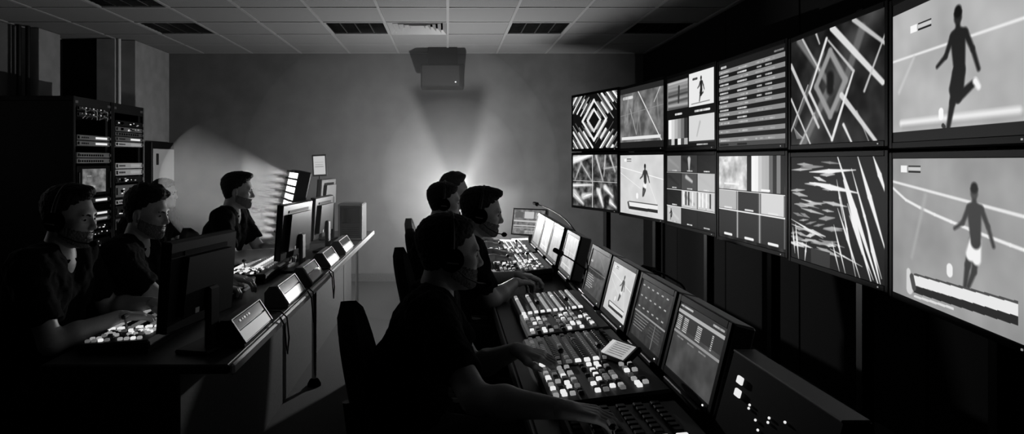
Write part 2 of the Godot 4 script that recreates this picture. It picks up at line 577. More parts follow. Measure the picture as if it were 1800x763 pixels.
			c.rect(0, 0.245, 1, 0.25, 0.7); c.rect(0, 0.495, 1, 0.502, 0.95); c.rect(0, 0.74, 1, 0.75, 0.9)
		"monitoring_grid":
			c.rect(0.0, 0.0, 0.47, 0.4, 0.8)
			c.clouds(0.25, 0.03, 4)
			c.line(0.1, 0.33, 0.34, 0.33, 0.02, 0.97)
			c.words(0.07, 0.05, 0.14, 0.03, 0.95, 3)
			c.rect(0.47, 0, 0.54, 0.42, 0.1)
			for k in 9:
				c.rect(0.54 + 0.05 * k, 0, 0.59 + 0.05 * k, 0.4, [0.97, 0.95, 0.8, 0.72, 0.7, 0.4, 0.15, 0.5, 0.1][k])
			c.rect(0.68, 0.37, 0.8, 0.395, 0.97)
			c.rect(0, 0.41, 1, 0.42, 0.92)
			for k in 3:
				c.rect(0.34 * k, 0.42, 0.34 * k + 0.3, 0.64, [0.72, 0.16, 0.84][k])
				c.rect(0.34 * k + 0.3, 0.42, 0.34 * k + 0.34, 0.97, 0.35)
				c.rect(0.34 * k, 0.665, 0.34 * k + 0.3, 0.97, 0.16)
				c.line(0.34 * k + 0.1, 0.945, 0.34 * k + 0.22, 0.945, 0.03, 0.95)
				c.line(0.34 * k + 0.1, 0.62, 0.34 * k + 0.22, 0.62, 0.02, 0.9)
				c.rect(0.34 * k + 0.315, 0.42, 0.34 * k + 0.325, 0.97, 0.75)
			c.rect(0, 0.645, 1, 0.66, 0.92)
		"light_trails":
			c.rect(0, 0, 1, 1, 0.1)
			for k in 46:
				var y := r.randf_range(0.02, 0.9)
				var x := r.randf_range(-0.05, 0.42)
				var l := r.randf_range(0.1, 0.28)
				c.streak(x, y, minf(x + l, 0.66), y + r.randf_range(-0.05, 0.04), r.randf_range(0.02, 0.045), r.randf_range(0.5, 0.9))
			for s in [[0.56, 0.0, 0.94, 1.0, 0.06], [0.62, 0.2, 0.88, 1.0, 0.05], [0.56, 0.45, 0.78, 1.0, 0.03], [0.76, 0.0, 1.0, 0.72, 0.05], [0.9, 0.0, 1.02, 0.32, 0.045], [0.52, 0.6, 0.64, 1.0, 0.025], [0.68, 0.5, 0.9, 0.98, 0.03], [0.5, 0.75, 0.58, 1.0, 0.02], [0.0, 0.62, 0.4, 0.74, 0.02], [0.24, 0.24, 0.76, 0.3, 0.05], [0.24, 0.14, 0.74, 0.11, 0.04], [0.06, 0.66, 0.1, 1.0, 0.03], [0.02, 0.7, 0.05, 0.95, 0.025], [0.2, 0.82, 0.18, 1.0, 0.025], [0.48, 0.82, 0.8, 0.9, 0.015], [0.66, 0.4, 0.8, 0.8, 0.03], [0.58, 0.3, 0.74, 1.0, 0.025], [0.7, 0.1, 0.97, 0.95, 0.03], [0.84, 0.55, 0.96, 1.0, 0.04], [0.55, 0.2, 0.62, 0.55, 0.02]]:
				c.streak(s[0], s[1], s[2], s[3], s[4], 0.93)
			c.rect(0.26, 0.86, 0.48, 1.0, 0.2)
		"striker":
			c.rect(0, 0, 1, 1, 0.62)
			c.clouds(0.07, 0.012, 15)
			c.line(0.0, 0.17, 1.0, 0.32, 0.018, 0.92, 0.02, 2.5)
			var prev := Vector2(0.0, 0.22)
			for k in 8:
				var q := Vector2(0.125 * (k + 1), 0.22 + 0.28 * pow((k + 1) / 8.0, 0.62))
				c.line(prev.x, prev.y, q.x, q.y, 0.02, 0.94, -1, 2.5)
				prev = q
			c.line(0.3, 0.25, 0.18, 0.7, 0.03, 0.68, 0.02, 8.0)
			c.player(0.66, 0.46, 0.64, 0.24, 0.97, false)
			c.line(0.49, 0.7, 0.49, 0.73, 0.06, 0.95)
			scoreboard(c, 0.08, 0.05)
			lower_third(c, 0.2, 0.88, 0.92, 0.845)
		"clip_table":
			c.rect(0, 0, 1, 1, 0.3)
			c.clouds(0.1, 0.012, 8)
			c.rect(0, 0, 1, 0.36, 0.2)
			c.rect(0, 0.1, 1, 0.15, 0.75)
			c.words(0.03, 0.04, 0.3, 0.03, 0.85, 1); c.words(0.75, 0.05, 0.95, 0.03, 0.8, 2)
			for k in 8:
				for x in [0.02, 0.17, 0.47, 0.78]:
					c.rect(x, 0.185 + 0.027 * k, x + (0.1 if x < 0.7 else 0.03), 0.2 + 0.027 * k, 0.8)
			c.rect(0, 0.42, 1, 0.455, 0.62)
			for x in [0.1, 0.35, 0.6]:
				c.words(x, 0.49, x + 0.14, 0.02, 0.6, int(x * 10))
		"timeline":
			c.rect(0, 0, 1, 1, 0.22)
			c.clouds(0.08, 0.03, 5)
			for row in 3:
				for k in 6:
					c.rect(0.08 + 0.15 * k, 0.08 + 0.19 * row, 0.14 + 0.15 * k, 0.105 + 0.19 * row, 0.75)
			c.rect(0, 0.56, 1, 0.59, 0.65)
			for k in 5:
				c.rect(0.05, 0.63 + 0.05 * k, 0.5 - 0.03 * k, 0.645 + 0.05 * k, 0.6)
				c.rect(0.55, 0.63 + 0.05 * k, 0.9, 0.64 + 0.05 * k, 0.42)
			c.rect(0.7, 0.6, 0.72, 1, 0.5)
		"text_log":
			c.rect(0, 0, 1, 1, 0.27)
			c.clouds(0.1, 0.03, 6)
			c.rect(0, 0.45, 1, 0.47, 0.55)
			c.line(0.5, 0.1, 0.9, 0.34, 0.012, 0.5)
			for k in 7:
				c.words(0.06, 0.58 + 0.05 * k, 0.35 + 0.05 * (k % 3), 0.022, 0.75, k)
			c.rect(0.04, 0.25, 0.16, 0.3, 0.7)
		"bright_field":
			c.rect(0, 0, 1, 1, 0.78)
			c.clouds(0.12, 0.02, 7)
			c.rect(0, 0.45, 1, 0.47, 0.9)
			c.line(0.5, 0.4, 0.52, 0.6, 0.04, 0.45, 0.03, 5.0)
			c.line(0.1, 0.85, 0.8, 0.86, 0.03, 0.95)
		"pale_menu":
			c.rect(0, 0, 1, 1, 0.62)
			c.clouds(0.08, 0.02, 7)
			c.rect(0, 0, 1, 0.06, 0.5)
			c.rect(0.1, 0.3, 0.6, 0.32, 0.75)
		"editor":
			c.rect(0, 0, 1, 1, 0.5)
			c.clouds(0.2, 0.03, 17)
			c.rect(0.35, 0.08, 0.65, 0.36, 0.85)
			c.rect(0.05, 0.1, 0.3, 0.34, 0.4); c.rect(0.7, 0.12, 0.95, 0.36, 0.7)
			c.rect(0.02, 0.44, 0.98, 0.5, 0.85)
			c.rect(0.02, 0.64, 0.98, 0.68, 0.85); c.rect(0.02, 0.74, 0.98, 0.77, 0.75)
			c.words(0.4, 0.88, 0.7, 0.04, 0.9, 5); c.words(0.4, 0.95, 0.7, 0.03, 0.9, 5)
		"small_list":
			c.rect(0, 0, 1, 1, 0.78)
			c.rect(0, 0, 0.16, 1, 0.9)
			for k in 6:
				c.words(0.25, 0.12 + 0.14 * k, 0.85, 0.05, 0.58, k)
		"tablet_page":
			c.rect(0, 0, 1, 1, 0.82)
			c.rect(0.1, 0.32, 0.85, 0.35, 0.7); c.rect(0.1, 0.55, 0.85, 0.6, 0.62)
			c.words(0.15, 0.46, 0.8, 0.02, 0.6, 3)
		"rack_picture":
			c.rect(0, 0, 1, 1, 0.46)
			c.clouds(0.2, 0.015, 17)
			c.line(0.05, 0.85, 0.5, 0.75, 0.16, 0.85, 0.05, 30.0)  # soft glare on the glass, drawn into the picture at lower left
			c.words(0.2, 0.3, 0.35, 0.03, 0.8, 3)
		"grey_desktop":
			c.rect(0, 0, 1, 1, 0.55)
			c.clouds(0.15, 0.02, 11)
			c.rect(0.05, 0.1, 0.45, 0.6, 0.75); c.rect(0.52, 0.1, 0.95, 0.6, 0.35)
			c.rect(0.05, 0.68, 0.95, 0.9, 0.6)
	return c

func screen_mat(kind: String, energy: float) -> Array:
	var key := "%s screen %.2f" % [kind, energy]
	if not shared.has(key):
		if not shared.has(kind):
			var c := picture(kind)
			shared[kind] = [c.tex(), c.mean()]
		var m := StandardMaterial3D.new()
		m.resource_name = key
		m.albedo_color = Color(0.02, 0.02, 0.02)
		m.roughness = 0.5
		m.metallic_specular = 0.12
		m.emission_enabled = true
		m.emission = Color.BLACK
		m.emission_texture = shared[kind][0]
		m.emission_energy_multiplier = energy
		m.texture_repeat = false
		shared[key] = [m, shared[kind][1] * energy]
	return shared[key]

# a lit rectangle in the local xy plane, facing +z; the light in front of it has its size and its mean brightness
func lit_screen(called: String, parent: Node3D, c: Vector3, w: float, h: float, kind: String, energy: float, lamp := true) -> MeshInstance3D:
	var sm := screen_mat(kind, energy)
	var g := Geo.new()
	g.poly([c + Vector3(-w / 2, h / 2, 0), c + Vector3(w / 2, h / 2, 0), c + Vector3(w / 2, -h / 2, 0), c + Vector3(-w / 2, -h / 2, 0)], Vector3(0, 0, 1), [Vector2(0, 0), Vector2(1, 0), Vector2(1, 1), Vector2(0, 1)])
	var o := part(called, g.mesh(), sm[0], parent)
	if lamp:
		area_lamp(parent, c + Vector3(0, 0, 0.012), w, h, sm[1] * w * h / PI * LAMP_SHARE)
	return o

const LAMP_SHARE := 0.25

func area_lamp(parent: Node3D, c: Vector3, w: float, h: float, e: float) -> void:
	var l := AreaLight3D.new()
	l.name = "screen_glow"
	l.area_size = Vector2(w, h)
	l.light_energy = e
	l.area_normalize_energy = true
	l.area_range = 14.0
	l.shadow_enabled = true
	parent.add_child(l, true)
	l.position = c
	l.rotation.y = PI

# ---------------------------------------------------------------- bodies as one smooth surface
# primitive: ["cap", a, b, ra, rb, k, cut_end] or ["ell", c, r, k] or ["sub", c, r, k] or ["plane", n, d]
func sdf_mesh(prims: Array, cell: float) -> Array:
	var lo := Vector3.ONE * 1e9
	var hi := -lo
	for p in prims:
		if p[0] == "cap":
			var m := maxf(p[3], p[4])
			for e in [p[1], p[2]]:
				lo = lo.min(e - Vector3.ONE * m); hi = hi.max(e + Vector3.ONE * m)
		elif p[0] == "ell":
			lo = lo.min(p[1] - p[2]); hi = hi.max(p[1] + p[2])
	lo -= Vector3.ONE * cell * 3.0
	hi += Vector3.ONE * cell * 3.0
	var nx := int((hi.x - lo.x) / cell) + 1
	var ny := int((hi.y - lo.y) / cell) + 1
	var nz := int((hi.z - lo.z) / cell) + 1
	var f := PackedFloat32Array()
	f.resize(nx * ny * nz)
	f.fill(0.08)
	var nxy := nx * ny
	for p in prims:
		if p[0] == "inflate":
			for j in f.size():
				f[j] -= p[1]
			continue
		if p[0] == "noise":
			var fn := FastNoiseLite.new()
			fn.seed = 3
			fn.frequency = p[2]
			fn.fractal_octaves = 2
			for z in nz:
				for y in ny:
					for x in nx:
						var j := z * nxy + y * nx + x
						if absf(f[j]) < cell * 4.0:
							f[j] += p[1] * fn.get_noise_3d(lo.x + x * cell, lo.y + y * cell, lo.z + z * cell)
			continue
		if p[0] == "plane":
			var pn: Vector3 = p[1]
			for z in nz:
				for y in ny:
					var i := z * nxy + y * nx
					var base := pn.y * (lo.y + y * cell) + pn.z * absf(lo.z + z * cell) + pn.x * lo.x - float(p[2])
					for x in nx:
						f[i + x] = maxf(f[i + x], base + pn.x * x * cell)
			continue
		var cap: bool = p[0] == "cap"
		var k: float = p[5] if cap else p[3]
		var blo: Vector3
		var bhi: Vector3
		if cap:
			var m := maxf(p[3], p[4]) + k * 0.6 + cell * 2.0
			blo = p[1].min(p[2]) - Vector3.ONE * m
			bhi = p[1].max(p[2]) + Vector3.ONE * m
		else:
			blo = p[1] - p[2] - Vector3.ONE * (k * 0.6 + cell * 2.0)
			bhi = p[1] + p[2] + Vector3.ONE * (k * 0.6 + cell * 2.0)
		var i0 := Vector3i(((blo - lo) / cell).floor()).clamp(Vector3i.ZERO, Vector3i(nx - 1, ny - 1, nz - 1))
		var i1 := Vector3i(((bhi - lo) / cell).ceil()).clamp(Vector3i.ZERO, Vector3i(nx - 1, ny - 1, nz - 1))
		var ax: float = p[1].x
		var ay: float = p[1].y
		var az: float = p[1].z
		var dx := 0.0
		var dy := 0.0
		var dz := 0.0
		var ra := 0.0
		var dr := 0.0
		var inv := 0.0
		var cut := false
		var sub: bool = p[0] == "sub"
		if cap:
			dx = p[2].x - ax; dy = p[2].y - ay; dz = p[2].z - az
			inv = 1.0 / maxf(dx * dx + dy * dy + dz * dz, 1e-9)
			ra = p[3]; dr = p[4] - ra
			cut = p.size() > 6 and p[6]
		else:
			dx = 1.0 / p[2].x; dy = 1.0 / p[2].y; dz = 1.0 / p[2].z
		var len := 1.0 / sqrt(inv) if cap else 1.0
		var ik := 1.0 / k
		for z in range(i0.z, i1.z + 1):
			var pz := lo.z + z * cell - az
			for y in range(i0.y, i1.y + 1):
				var py := lo.y + y * cell - ay
				var i := z * nxy + y * nx
				for x in range(i0.x, i1.x + 1):
					var px := lo.x + x * cell - ax
					var d := 0.0
					if cap:
						var t := (px * dx + py * dy + pz * dz) * inv
						var tc := clampf(t, 0.0, 1.0)
						var ex := px - dx * tc
						var ey := py - dy * tc
						var ez := pz - dz * tc
						d = sqrt(ex * ex + ey * ey + ez * ez) - ra - dr * tc
						if cut:
							d = maxf(d, (t - 1.0) * len)
					else:
						var qx := px * dx
						var qy := py * dy
						var qz := pz * dz
						var k0 := sqrt(qx * qx + qy * qy + qz * qz)
						var k1 := sqrt(qx * qx * dx * dx + qy * qy * dy * dy + qz * qz * dz * dz)
						d = k0 * (k0 - 1.0) / maxf(k1, 1e-6)
					var o := f[i + x]
					if sub:
						d = -d
						var hs := maxf(k - absf(o - d), 0.0) * ik
						f[i + x] = maxf(o, d) + hs * hs * k * 0.25
					else:
						var h := maxf(k - absf(o - d), 0.0) * ik
						f[i + x] = minf(o, d) - h * h * k * 0.25
	# surface nets
	var vid := PackedInt32Array()
	vid.resize(f.size())
	vid.fill(-1)
	var vs := PackedVector3Array()
	var ns := PackedVector3Array()
	var ix := PackedInt32Array()
	var off := [0, 1, nx, nx + 1, nxy, nxy + 1, nxy + nx, nxy + nx + 1]
	var edges := [[0, 1], [0, 2], [0, 4], [1, 3], [1, 5], [2, 3], [2, 6], [3, 7], [4, 5], [4, 6], [5, 7], [6, 7]]
	var corner := []
	for c in 8:
		corner.append(Vector3(c & 1, (c >> 1) & 1, (c >> 2) & 1))
	var far := cell * 2.5
	var g := [0.0, 0.0, 0.0, 0.0, 0.0, 0.0, 0.0, 0.0]
	for z in nz - 1:
		for y in ny - 1:
			for x in nx - 1:
				var i := z * nxy + y * nx + x
				if absf(f[i]) > far:
					continue
				var neg := 0
				for c in 8:
					g[c] = f[i + off[c]]
					if g[c] < 0.0:
						neg += 1
				if neg == 0 or neg == 8:
					continue
				var s := Vector3.ZERO
				var cnt := 0
				for e in edges:
					var a: float = g[e[0]]
					var b: float = g[e[1]]
					if (a < 0.0) != (b < 0.0):
						s += corner[e[0]].lerp(corner[e[1]], a / (a - b))
						cnt += 1
				var nn := Vector3(g[1] + g[3] + g[5] + g[7] - g[0] - g[2] - g[4] - g[6], g[2] + g[3] + g[6] + g[7] - g[0] - g[1] - g[4] - g[5], g[4] + g[5] + g[6] + g[7] - g[0] - g[1] - g[2] - g[3])
				vid[i] = vs.size()
				vs.append(lo + (Vector3(x, y, z) + s / cnt) * cell)
				ns.append(nn.normalized())
	var st := [1, nx, nxy]
	for z in range(1, nz - 1):
		for y in range(1, ny - 1):
			for x in range(1, nx - 1):
				var i := z * nxy + y * nx + x
				if vid[i] < 0:
					continue
				for a in 3:
					var n0 := f[i] < 0.0
					if n0 == (f[i + st[a]] < 0.0):
						continue
					var u: int = st[(a + 1) % 3]
					var w: int = st[(a + 2) % 3]
					var q0 := vid[i]
					var q1 := vid[i - u]
					var q2 := vid[i - u - w]
					var q3 := vid[i - w]
					if q1 < 0 or q2 < 0 or q3 < 0:
						continue
					if n0:
						ix.append_array([q0, q2, q1, q0, q3, q2])
					else:
						ix.append_array([q0, q1, q2, q0, q2, q3])
	return [vs, ns, ix]

# head: face towards +x, centre at half height
func head_prims() -> Array:
	var p := [
		["ell", Vector3(-0.018, 0.036, 0), Vector3(0.097, 0.082, 0.075), 0.02],
		["ell", Vector3(0.026, -0.03, 0), Vector3(0.062, 0.086, 0.06), 0.03],
		["ell", Vector3(0.03, -0.082, 0), Vector3(0.05, 0.034, 0.046), 0.03],
		["ell", Vector3(0.066, -0.101, 0), Vector3(0.022, 0.018, 0.022), 0.02],
		["cap", Vector3(0.072, 0.02, -0.03), Vector3(0.072, 0.02, 0.03), 0.014, 0.014, 0.02],
		["cap", Vector3(0.08, 0.012, 0), Vector3(0.099, -0.027, 0), 0.0075, 0.0105, 0.014],
		["ell", Vector3(0.099, -0.031, 0), Vector3(0.0115, 0.0105, 0.012), 0.008],
		["ell", Vector3(0.078, -0.0615, 0), Vector3(0.0145, 0.006, 0.021), 0.009],
		["ell", Vector3(0.077, -0.0755, 0), Vector3(0.0135, 0.0075, 0.019), 0.009],
		["cap", Vector3(-0.035, -0.05, 0), Vector3(-0.06, -0.17, 0), 0.054, 0.056, 0.03],
	]
	for s in [-1.0, 1.0]:
		p.append(["ell", Vector3(0.052, -0.02, 0.041 * s), Vector3(0.026, 0.02, 0.02), 0.02])
		p.append(["ell", Vector3(0.09, -0.036, 0.0115 * s), Vector3(0.011, 0.008, 0.008), 0.006])
		p.append(["cap", Vector3(0.0, -0.06, 0.05 * s), Vector3(0.045, -0.095, 0.025 * s), 0.016, 0.014, 0.03])
		p.append(["sub", Vector3(0.094, 0.0, 0.032 * s), Vector3(0.02, 0.012, 0.018), 0.014])
		p.append(["ell", Vector3(0.0685, 0.0, 0.031 * s), Vector3(0.0125, 0.0115, 0.014), 0.003])
		p.append(["ell", Vector3(-0.016, -0.014, 0.077 * s), Vector3(0.019, 0.032, 0.008), 0.008])
		p.append(["sub", Vector3(-0.012, -0.012, 0.088 * s), Vector3(0.01, 0.018, 0.008), 0.005])
	p.append(["sub", Vector3(0.096, -0.0685, 0), Vector3(0.014, 0.0025, 0.021), 0.003])
	return p

func hair_prims(style: int) -> Array:
	var p := [["ell", Vector3(-0.034, 0.05, 0), Vector3(0.101, 0.087, 0.083), 0.02],
		["ell", Vector3(-0.052, -0.008, 0), Vector3(0.058, 0.072, 0.066), 0.03]]
	if style == 1:
		p.append(["ell", Vector3(0.022, 0.112, 0.0), Vector3(0.058, 0.028, 0.055), 0.03])
		p.append(["ell", Vector3(0.06, 0.114, 0.006), Vector3(0.026, 0.019, 0.038), 0.02])
	elif style == 2:
		p.append(["ell", Vector3(0.0, 0.104, 0.0), Vector3(0.078, 0.036, 0.064), 0.03])
		for q in [[0.05, 0.112, 0.02], [0.02, 0.13, -0.02], [-0.03, 0.132, 0.025], [0.055, 0.103, -0.03], [-0.07, 0.11, 0.0]]:
			p.append(["ell", Vector3(q[0], q[1], q[2]), Vector3(0.028, 0.017, 0.026), 0.015])
	else:
		p.append(["ell", Vector3(0.01, 0.1, 0.0), Vector3(0.062, 0.027, 0.058), 0.03])
	p.append(["noise", 0.005, 55.0])
	return p

func beard_prims() -> Array:
	var p := head_prims().filter(func(q): return q[0] != "sub" or q[1].y < -0.05)
	p.append(["inflate", 0.0014])
	p.append(["plane", Vector3(0.26, 0.966, 0.0), -0.026])
	p.append(["plane", Vector3(-0.51, -0.86, 0.0), 0.069])
	p.append(["plane", Vector3(-1, 0, 0), 0.01])
	p.append(["sub", Vector3(0.1, -0.0685, 0), Vector3(0.03, 0.0115, 0.019), 0.004])
	p.append(["noise", 0.0042, 130.0])
	return p

func hand_prims(side: float, grip: float) -> Array:
	var p := []
	var zs := [-0.033, -0.011, 0.011, 0.031]
	var ls := [[0.043, 0.026, 0.021], [0.047, 0.03, 0.022], [0.044, 0.028, 0.021], [0.034, 0.021, 0.018]]
	for i in 4:
		var z: float = zs[i] * side
		var b := Vector3(0.09 - 0.004 * absf(i - 1.0), 0.004, z)
		p.append(["cap", Vector3(0.004, 0.0, z * 0.55), b, 0.0165, 0.0125, 0.012])
		var ang := -0.12 - 0.25 * grip
		for k in 3:
			var q: Vector3 = b + Vector3(cos(ang), sin(ang), z * (1.6 if k == 0 else 0.3)) * ls[i][k]
			p.append(["cap", b, q, 0.0102 - 0.0009 * k, 0.0093 - 0.0009 * k, 0.004])
			b = q
			ang -= 0.28 + 0.42 * grip + 0.05 * i
	var t := [Vector3(0.018, -0.006, -0.024 * side), Vector3(0.048, -0.012, -0.05 * side), Vector3(0.076, -0.016, -0.06 * side), Vector3(0.1, -0.022, -0.054 * side)]
	for k in 3:
		p.append(["cap", t[k], t[k + 1], 0.0155 - 0.003 * k, 0.0125 - 0.002 * k, 0.008])
	p.append(["cap", Vector3(-0.008, -0.002, 0.0), Vector3(0.02, 0.0, 0.0), 0.0235, 0.022, 0.015])
	return p

func kept(key: String, prims: Callable, cell: float) -> Array:
	if not shared.has(key):
		shared[key] = sdf_mesh(prims.call(), cell)
	return shared[key]

func elbow_of(s: Vector3, w: Vector3, la: float, lb: float, pole: Vector3) -> Vector3:
	var d := w - s
	var l := minf(d.length(), (la + lb) * 0.995)
	var u := d.normalized()
	var x := (la * la - lb * lb + l * l) / (2.0 * l)
	var h := sqrt(maxf(la * la - x * x, 0.0))
	return s + u * x + (pole - u * pole.dot(u)).normalized() * h

# a seated operator facing +x; o.head: centre of the head, o.right / o.left: wrists
func person(o: Dictionary) -> Node3D:
	var hd: Vector3 = o.head
	var lean: float = o.get("lean", 0.1)
	var base := Vector3(hd.x - lean - 0.05, 0, hd.z)
	var t := thing("person", o.label, "person", base, 0.0)
	hd -= base
	var rw: Vector3 = o.right - base
	var lw: Vector3 = o.left - base
	var hb := Basis(Vector3.UP, deg_to_rad(o.get("turn", 0.0))) * Basis(Vector3(0, 0, 1), deg_to_rad(o.get("nod", 0.0)))
	var hx := Transform3D(hb, hd)
	var nb := hd + hb * Vector3(-0.055, -0.165, 0)
	var nb2 := Vector3(nb.x * 0.9 + (hd.x - 0.06) * 0.1, hd.y - 0.128, hd.z)
	var pc := Vector3(0, 0.585, 0)
	var sc := nb2 + Vector3(0.0, -0.06, 0)
	var zz := Vector3(0, 0, 1)
	var sr := sc + zz * 0.195
	var sl := sc - zz * 0.195
	var er := elbow_of(sr, rw, 0.3, 0.265, o.get("rpole", Vector3(-0.25, -0.8, 0.55)))
	var el := elbow_of(sl, lw, 0.3, 0.265, o.get("lpole", Vector3(-0.25, -0.8, -0.55)))
	var waist := pc.lerp(sc, 0.42) + Vector3(-0.035, 0, 0)
	var chest := pc.lerp(sc, 0.78) + Vector3(-0.01, 0, 0)
	# skin: neck, arms and the trunk under the clothes
	var sk := [
		["cap", hd + hb * Vector3(-0.045, -0.1, 0), nb2 + Vector3(0, -0.05, 0), 0.057, 0.068, 0.03],
		["cap", pc, chest, 0.1, 0.1, 0.05], ["cap", sc - zz * 0.14, sc + zz * 0.14, 0.05, 0.05, 0.05],
	]
	for a in [[sr, er, rw], [sl, el, lw]]:
		sk.append(["cap", a[0], a[1], 0.05, 0.044, 0.02])
		sk.append(["cap", a[1], a[1].lerp(a[2], 0.35), 0.042, 0.045, 0.02])
		sk.append(["cap", a[1].lerp(a[2], 0.35), a[2], 0.045, 0.027, 0.02])
	for s in [-1.0, 1.0]:
		sk.append(["cap", pc + zz * 0.08 * s, pc + Vector3(0.42, -0.03, 0.1 * s), 0.07, 0.05, 0.04])
	var g := Geo.new()
	g.add(sdf_mesh(sk, 0.012), Transform3D())
	g.add(kept("head mesh", head_prims, 0.0042), hx)
	for a in [[er, rw, 1.0, "right hand"], [el, lw, -1.0, "left hand"]]:
		var grip: float = o.get("grip", 0.6)
		var dir: Vector3 = (a[1] - a[0]).normalized()
		dir = Vector3(dir.x, o.get("hand_dip", -0.12), dir.z * o.get("hand_side", 0.6)).normalized()
		var up := Vector3(0, 1, 0)
		var side := dir.cross(up).normalized()
		g.add(kept("%s %.1f" % [a[3], grip], hand_prims.bind(a[2], grip), 0.0036), Transform3D(Basis(dir, side.cross(dir), side), a[1]))
	part("body", g.mesh(), mats.skin, t)
	var style: int = o.get("hair", 0)
	part("hair", Geo.new().add(kept("hair %d" % style, hair_prims.bind(style), 0.0055), hx).mesh(), mats.hair_dark, t)
	if o.get("beard", false):
		part("beard", Geo.new().add(kept("beard", beard_prims, 0.004), hx).mesh(), mats.beard_dark, t)
	for s in [-1.0, 1.0]:
		var e := part("eye", Geo.new().ball(Vector3.ZERO, Vector3(0.011, 0.0055, 0.0115), 12).mesh(), mats.eye_white, t, Transform3D(hb, hx * Vector3(0.0712, -0.001, 0.031 * s)))
		part("iris", Geo.new().ball(Vector3(0.0082, 0, 0), Vector3(0.0036, 0.0048, 0.0052), 10).mesh(), mats.eye_dark, e)
		part("eyebrow", Geo.new().tube([hx * Vector3(0.088, 0.016, 0.012 * s), hx * Vector3(0.087, 0.021, 0.026 * s), hx * Vector3(0.076, 0.019, 0.045 * s)], 0.0052, 6, 0.0032).mesh(), mats.hair_dark, t)
	# shirt
	var sh := []
	for s in [-1.0, 1.0]:
		sh.append(["cap", pc + zz * 0.075 * s, waist + zz * 0.07 * s, 0.128, 0.122, 0.06])
		sh.append(["cap", waist + zz * 0.07 * s, chest + zz * 0.085 * s, 0.122, 0.117, 0.06])
		sh.append(["cap", chest + zz * 0.085 * s, sc + zz * 0.1 * s + Vector3(0, -0.015, 0), 0.112, 0.085, 0.05])
		sh.append(["cap", nb2 + Vector3(-0.015, -0.035, 0.03 * s), sc + Vector3(0, 0.005, 0.17 * s), 0.06, 0.068, 0.06])
	for a in [[sr, er], [sl, el]]:
		var cuff: Vector3 = a[0].lerp(a[1], o.get("sleeve", 0.72))
		sh.append(["cap", a[0], cuff, 0.073, 0.066, 0.04, true])
	sh.append(["noise", 0.012, 14.0])
	part("shirt", Geo.new().add(sdf_mesh(sh, 0.0125), Transform3D()).mesh(), mats.shirt_black, t)
	var col := Geo.new()
	for s in [-1.0, 1.0]:
		col.tube([nb2 + Vector3(-0.062, 0.012, 0.0), nb2 + Vector3(-0.035, 0.014, 0.052 * s), nb2 + Vector3(0.02, -0.012, 0.062 * s), nb2 + Vector3(0.066, -0.055, 0.02 * s)], 0.014, 8, 0.011)
	part("collar", col.mesh(), mats.shirt_black, t)
	# trousers and shoes
	var tr := []
	for s in [-1.0, 1.0]:
		var hip := pc + Vector3(0.0, -0.03, 0.085 * s)
		var knee := Vector3(0.43, 0.55, 0.12 * s)
		var ank := Vector3(0.4, 0.13, 0.13 * s)
		tr.append(["cap", hip, knee, 0.095, 0.068, 0.04])
		tr.append(["cap", knee, ank, 0.066, 0.05, 0.03, true])
	tr.append(["cap", pc - zz * 0.08 - Vector3(0, 0.01, 0), pc + zz * 0.08 - Vector3(0, 0.01, 0), 0.12, 0.12, 0.05])
	part("trousers", Geo.new().add(sdf_mesh(tr, 0.018), Transform3D()).mesh(), mats.trouser_dark, t)
	if not shared.has("shoe"):
		shared["shoe"] = sdf_mesh([["cap", Vector3(-0.03, 0.045, 0), Vector3(0.16, 0.035, 0), 0.044, 0.035, 0.03], ["cap", Vector3(-0.02, 0.05, 0), Vector3(-0.01, 0.11, 0), 0.04, 0.042, 0.03]], 0.01)
	for s in [-1.0, 1.0]:
		part("shoe", Geo.new().add(shared["shoe"], at(Vector3(0.4, 0.0, 0.13 * s))).mesh(), mats.shoe_black, t)
	if o.has("headset"):
		headset(Transform3D(hb, hd + base), o.headset, o.get("boom", 1.0))
	return t

func headset(hx: Transform3D, label: String, side: float) -> void:
	var t := thing("headset", label, "headset", hx.origin)
	var hb := hx.basis
	var arc := []
	for k in 15:
		var a := PI * k / 14.0
		arc.append(hb * Vector3(-0.016, 0.0 + 0.139 * sin(a), 0.096 * cos(a)))
	part("headband", Geo.new().tube(arc, 0.0085, 8).mesh(), mats.matte_plastic, t)
	for s in [-1.0, 1.0]:
		var xf := Transform3D(hb * Basis(Vector3(1, 0, 0), PI / 2 * s), hb * Vector3(-0.014, -0.012, 0.084 * s))
		var c := part("ear_cup", Geo.new().lathe([Vector2(0.0, 0.03), Vector2(0.03, 0.028), Vector2(0.038, 0.02), Vector2(0.038, 0.008)], 20, xf).mesh(), mats.matte_plastic, t)
		part("cushion", Geo.new().lathe([Vector2(0.037, 0.009), Vector2(0.042, 0.004), Vector2(0.041, -0.006), Vector2(0.034, -0.01), Vector2(0.0, -0.01)], 20, xf).mesh(), mats.foam, c)
		part("trim_strip", Geo.new().tube([hb * Vector3(-0.034, -0.018, 0.116 * s), hb * Vector3(0.006, -0.02, 0.116 * s)], 0.0028, 6).mesh(), mats.grey_plastic, c)
	part("boom_arm", Geo.new().tube([hb * Vector3(-0.01, -0.03, 0.108 * side), hb * Vector3(0.035, -0.066, 0.098 * side), hb * Vector3(0.085, -0.088, 0.07 * side), hb * Vector3(0.118, -0.094, 0.04 * side)], 0.003, 6).mesh(), mats.matte_plastic, t)
	part("microphone", Geo.new().ball(hb * Vector3(0.124, -0.094, 0.034 * side), Vector3(0.015, 0.013, 0.013), 12).mesh(), mats.foam, t)

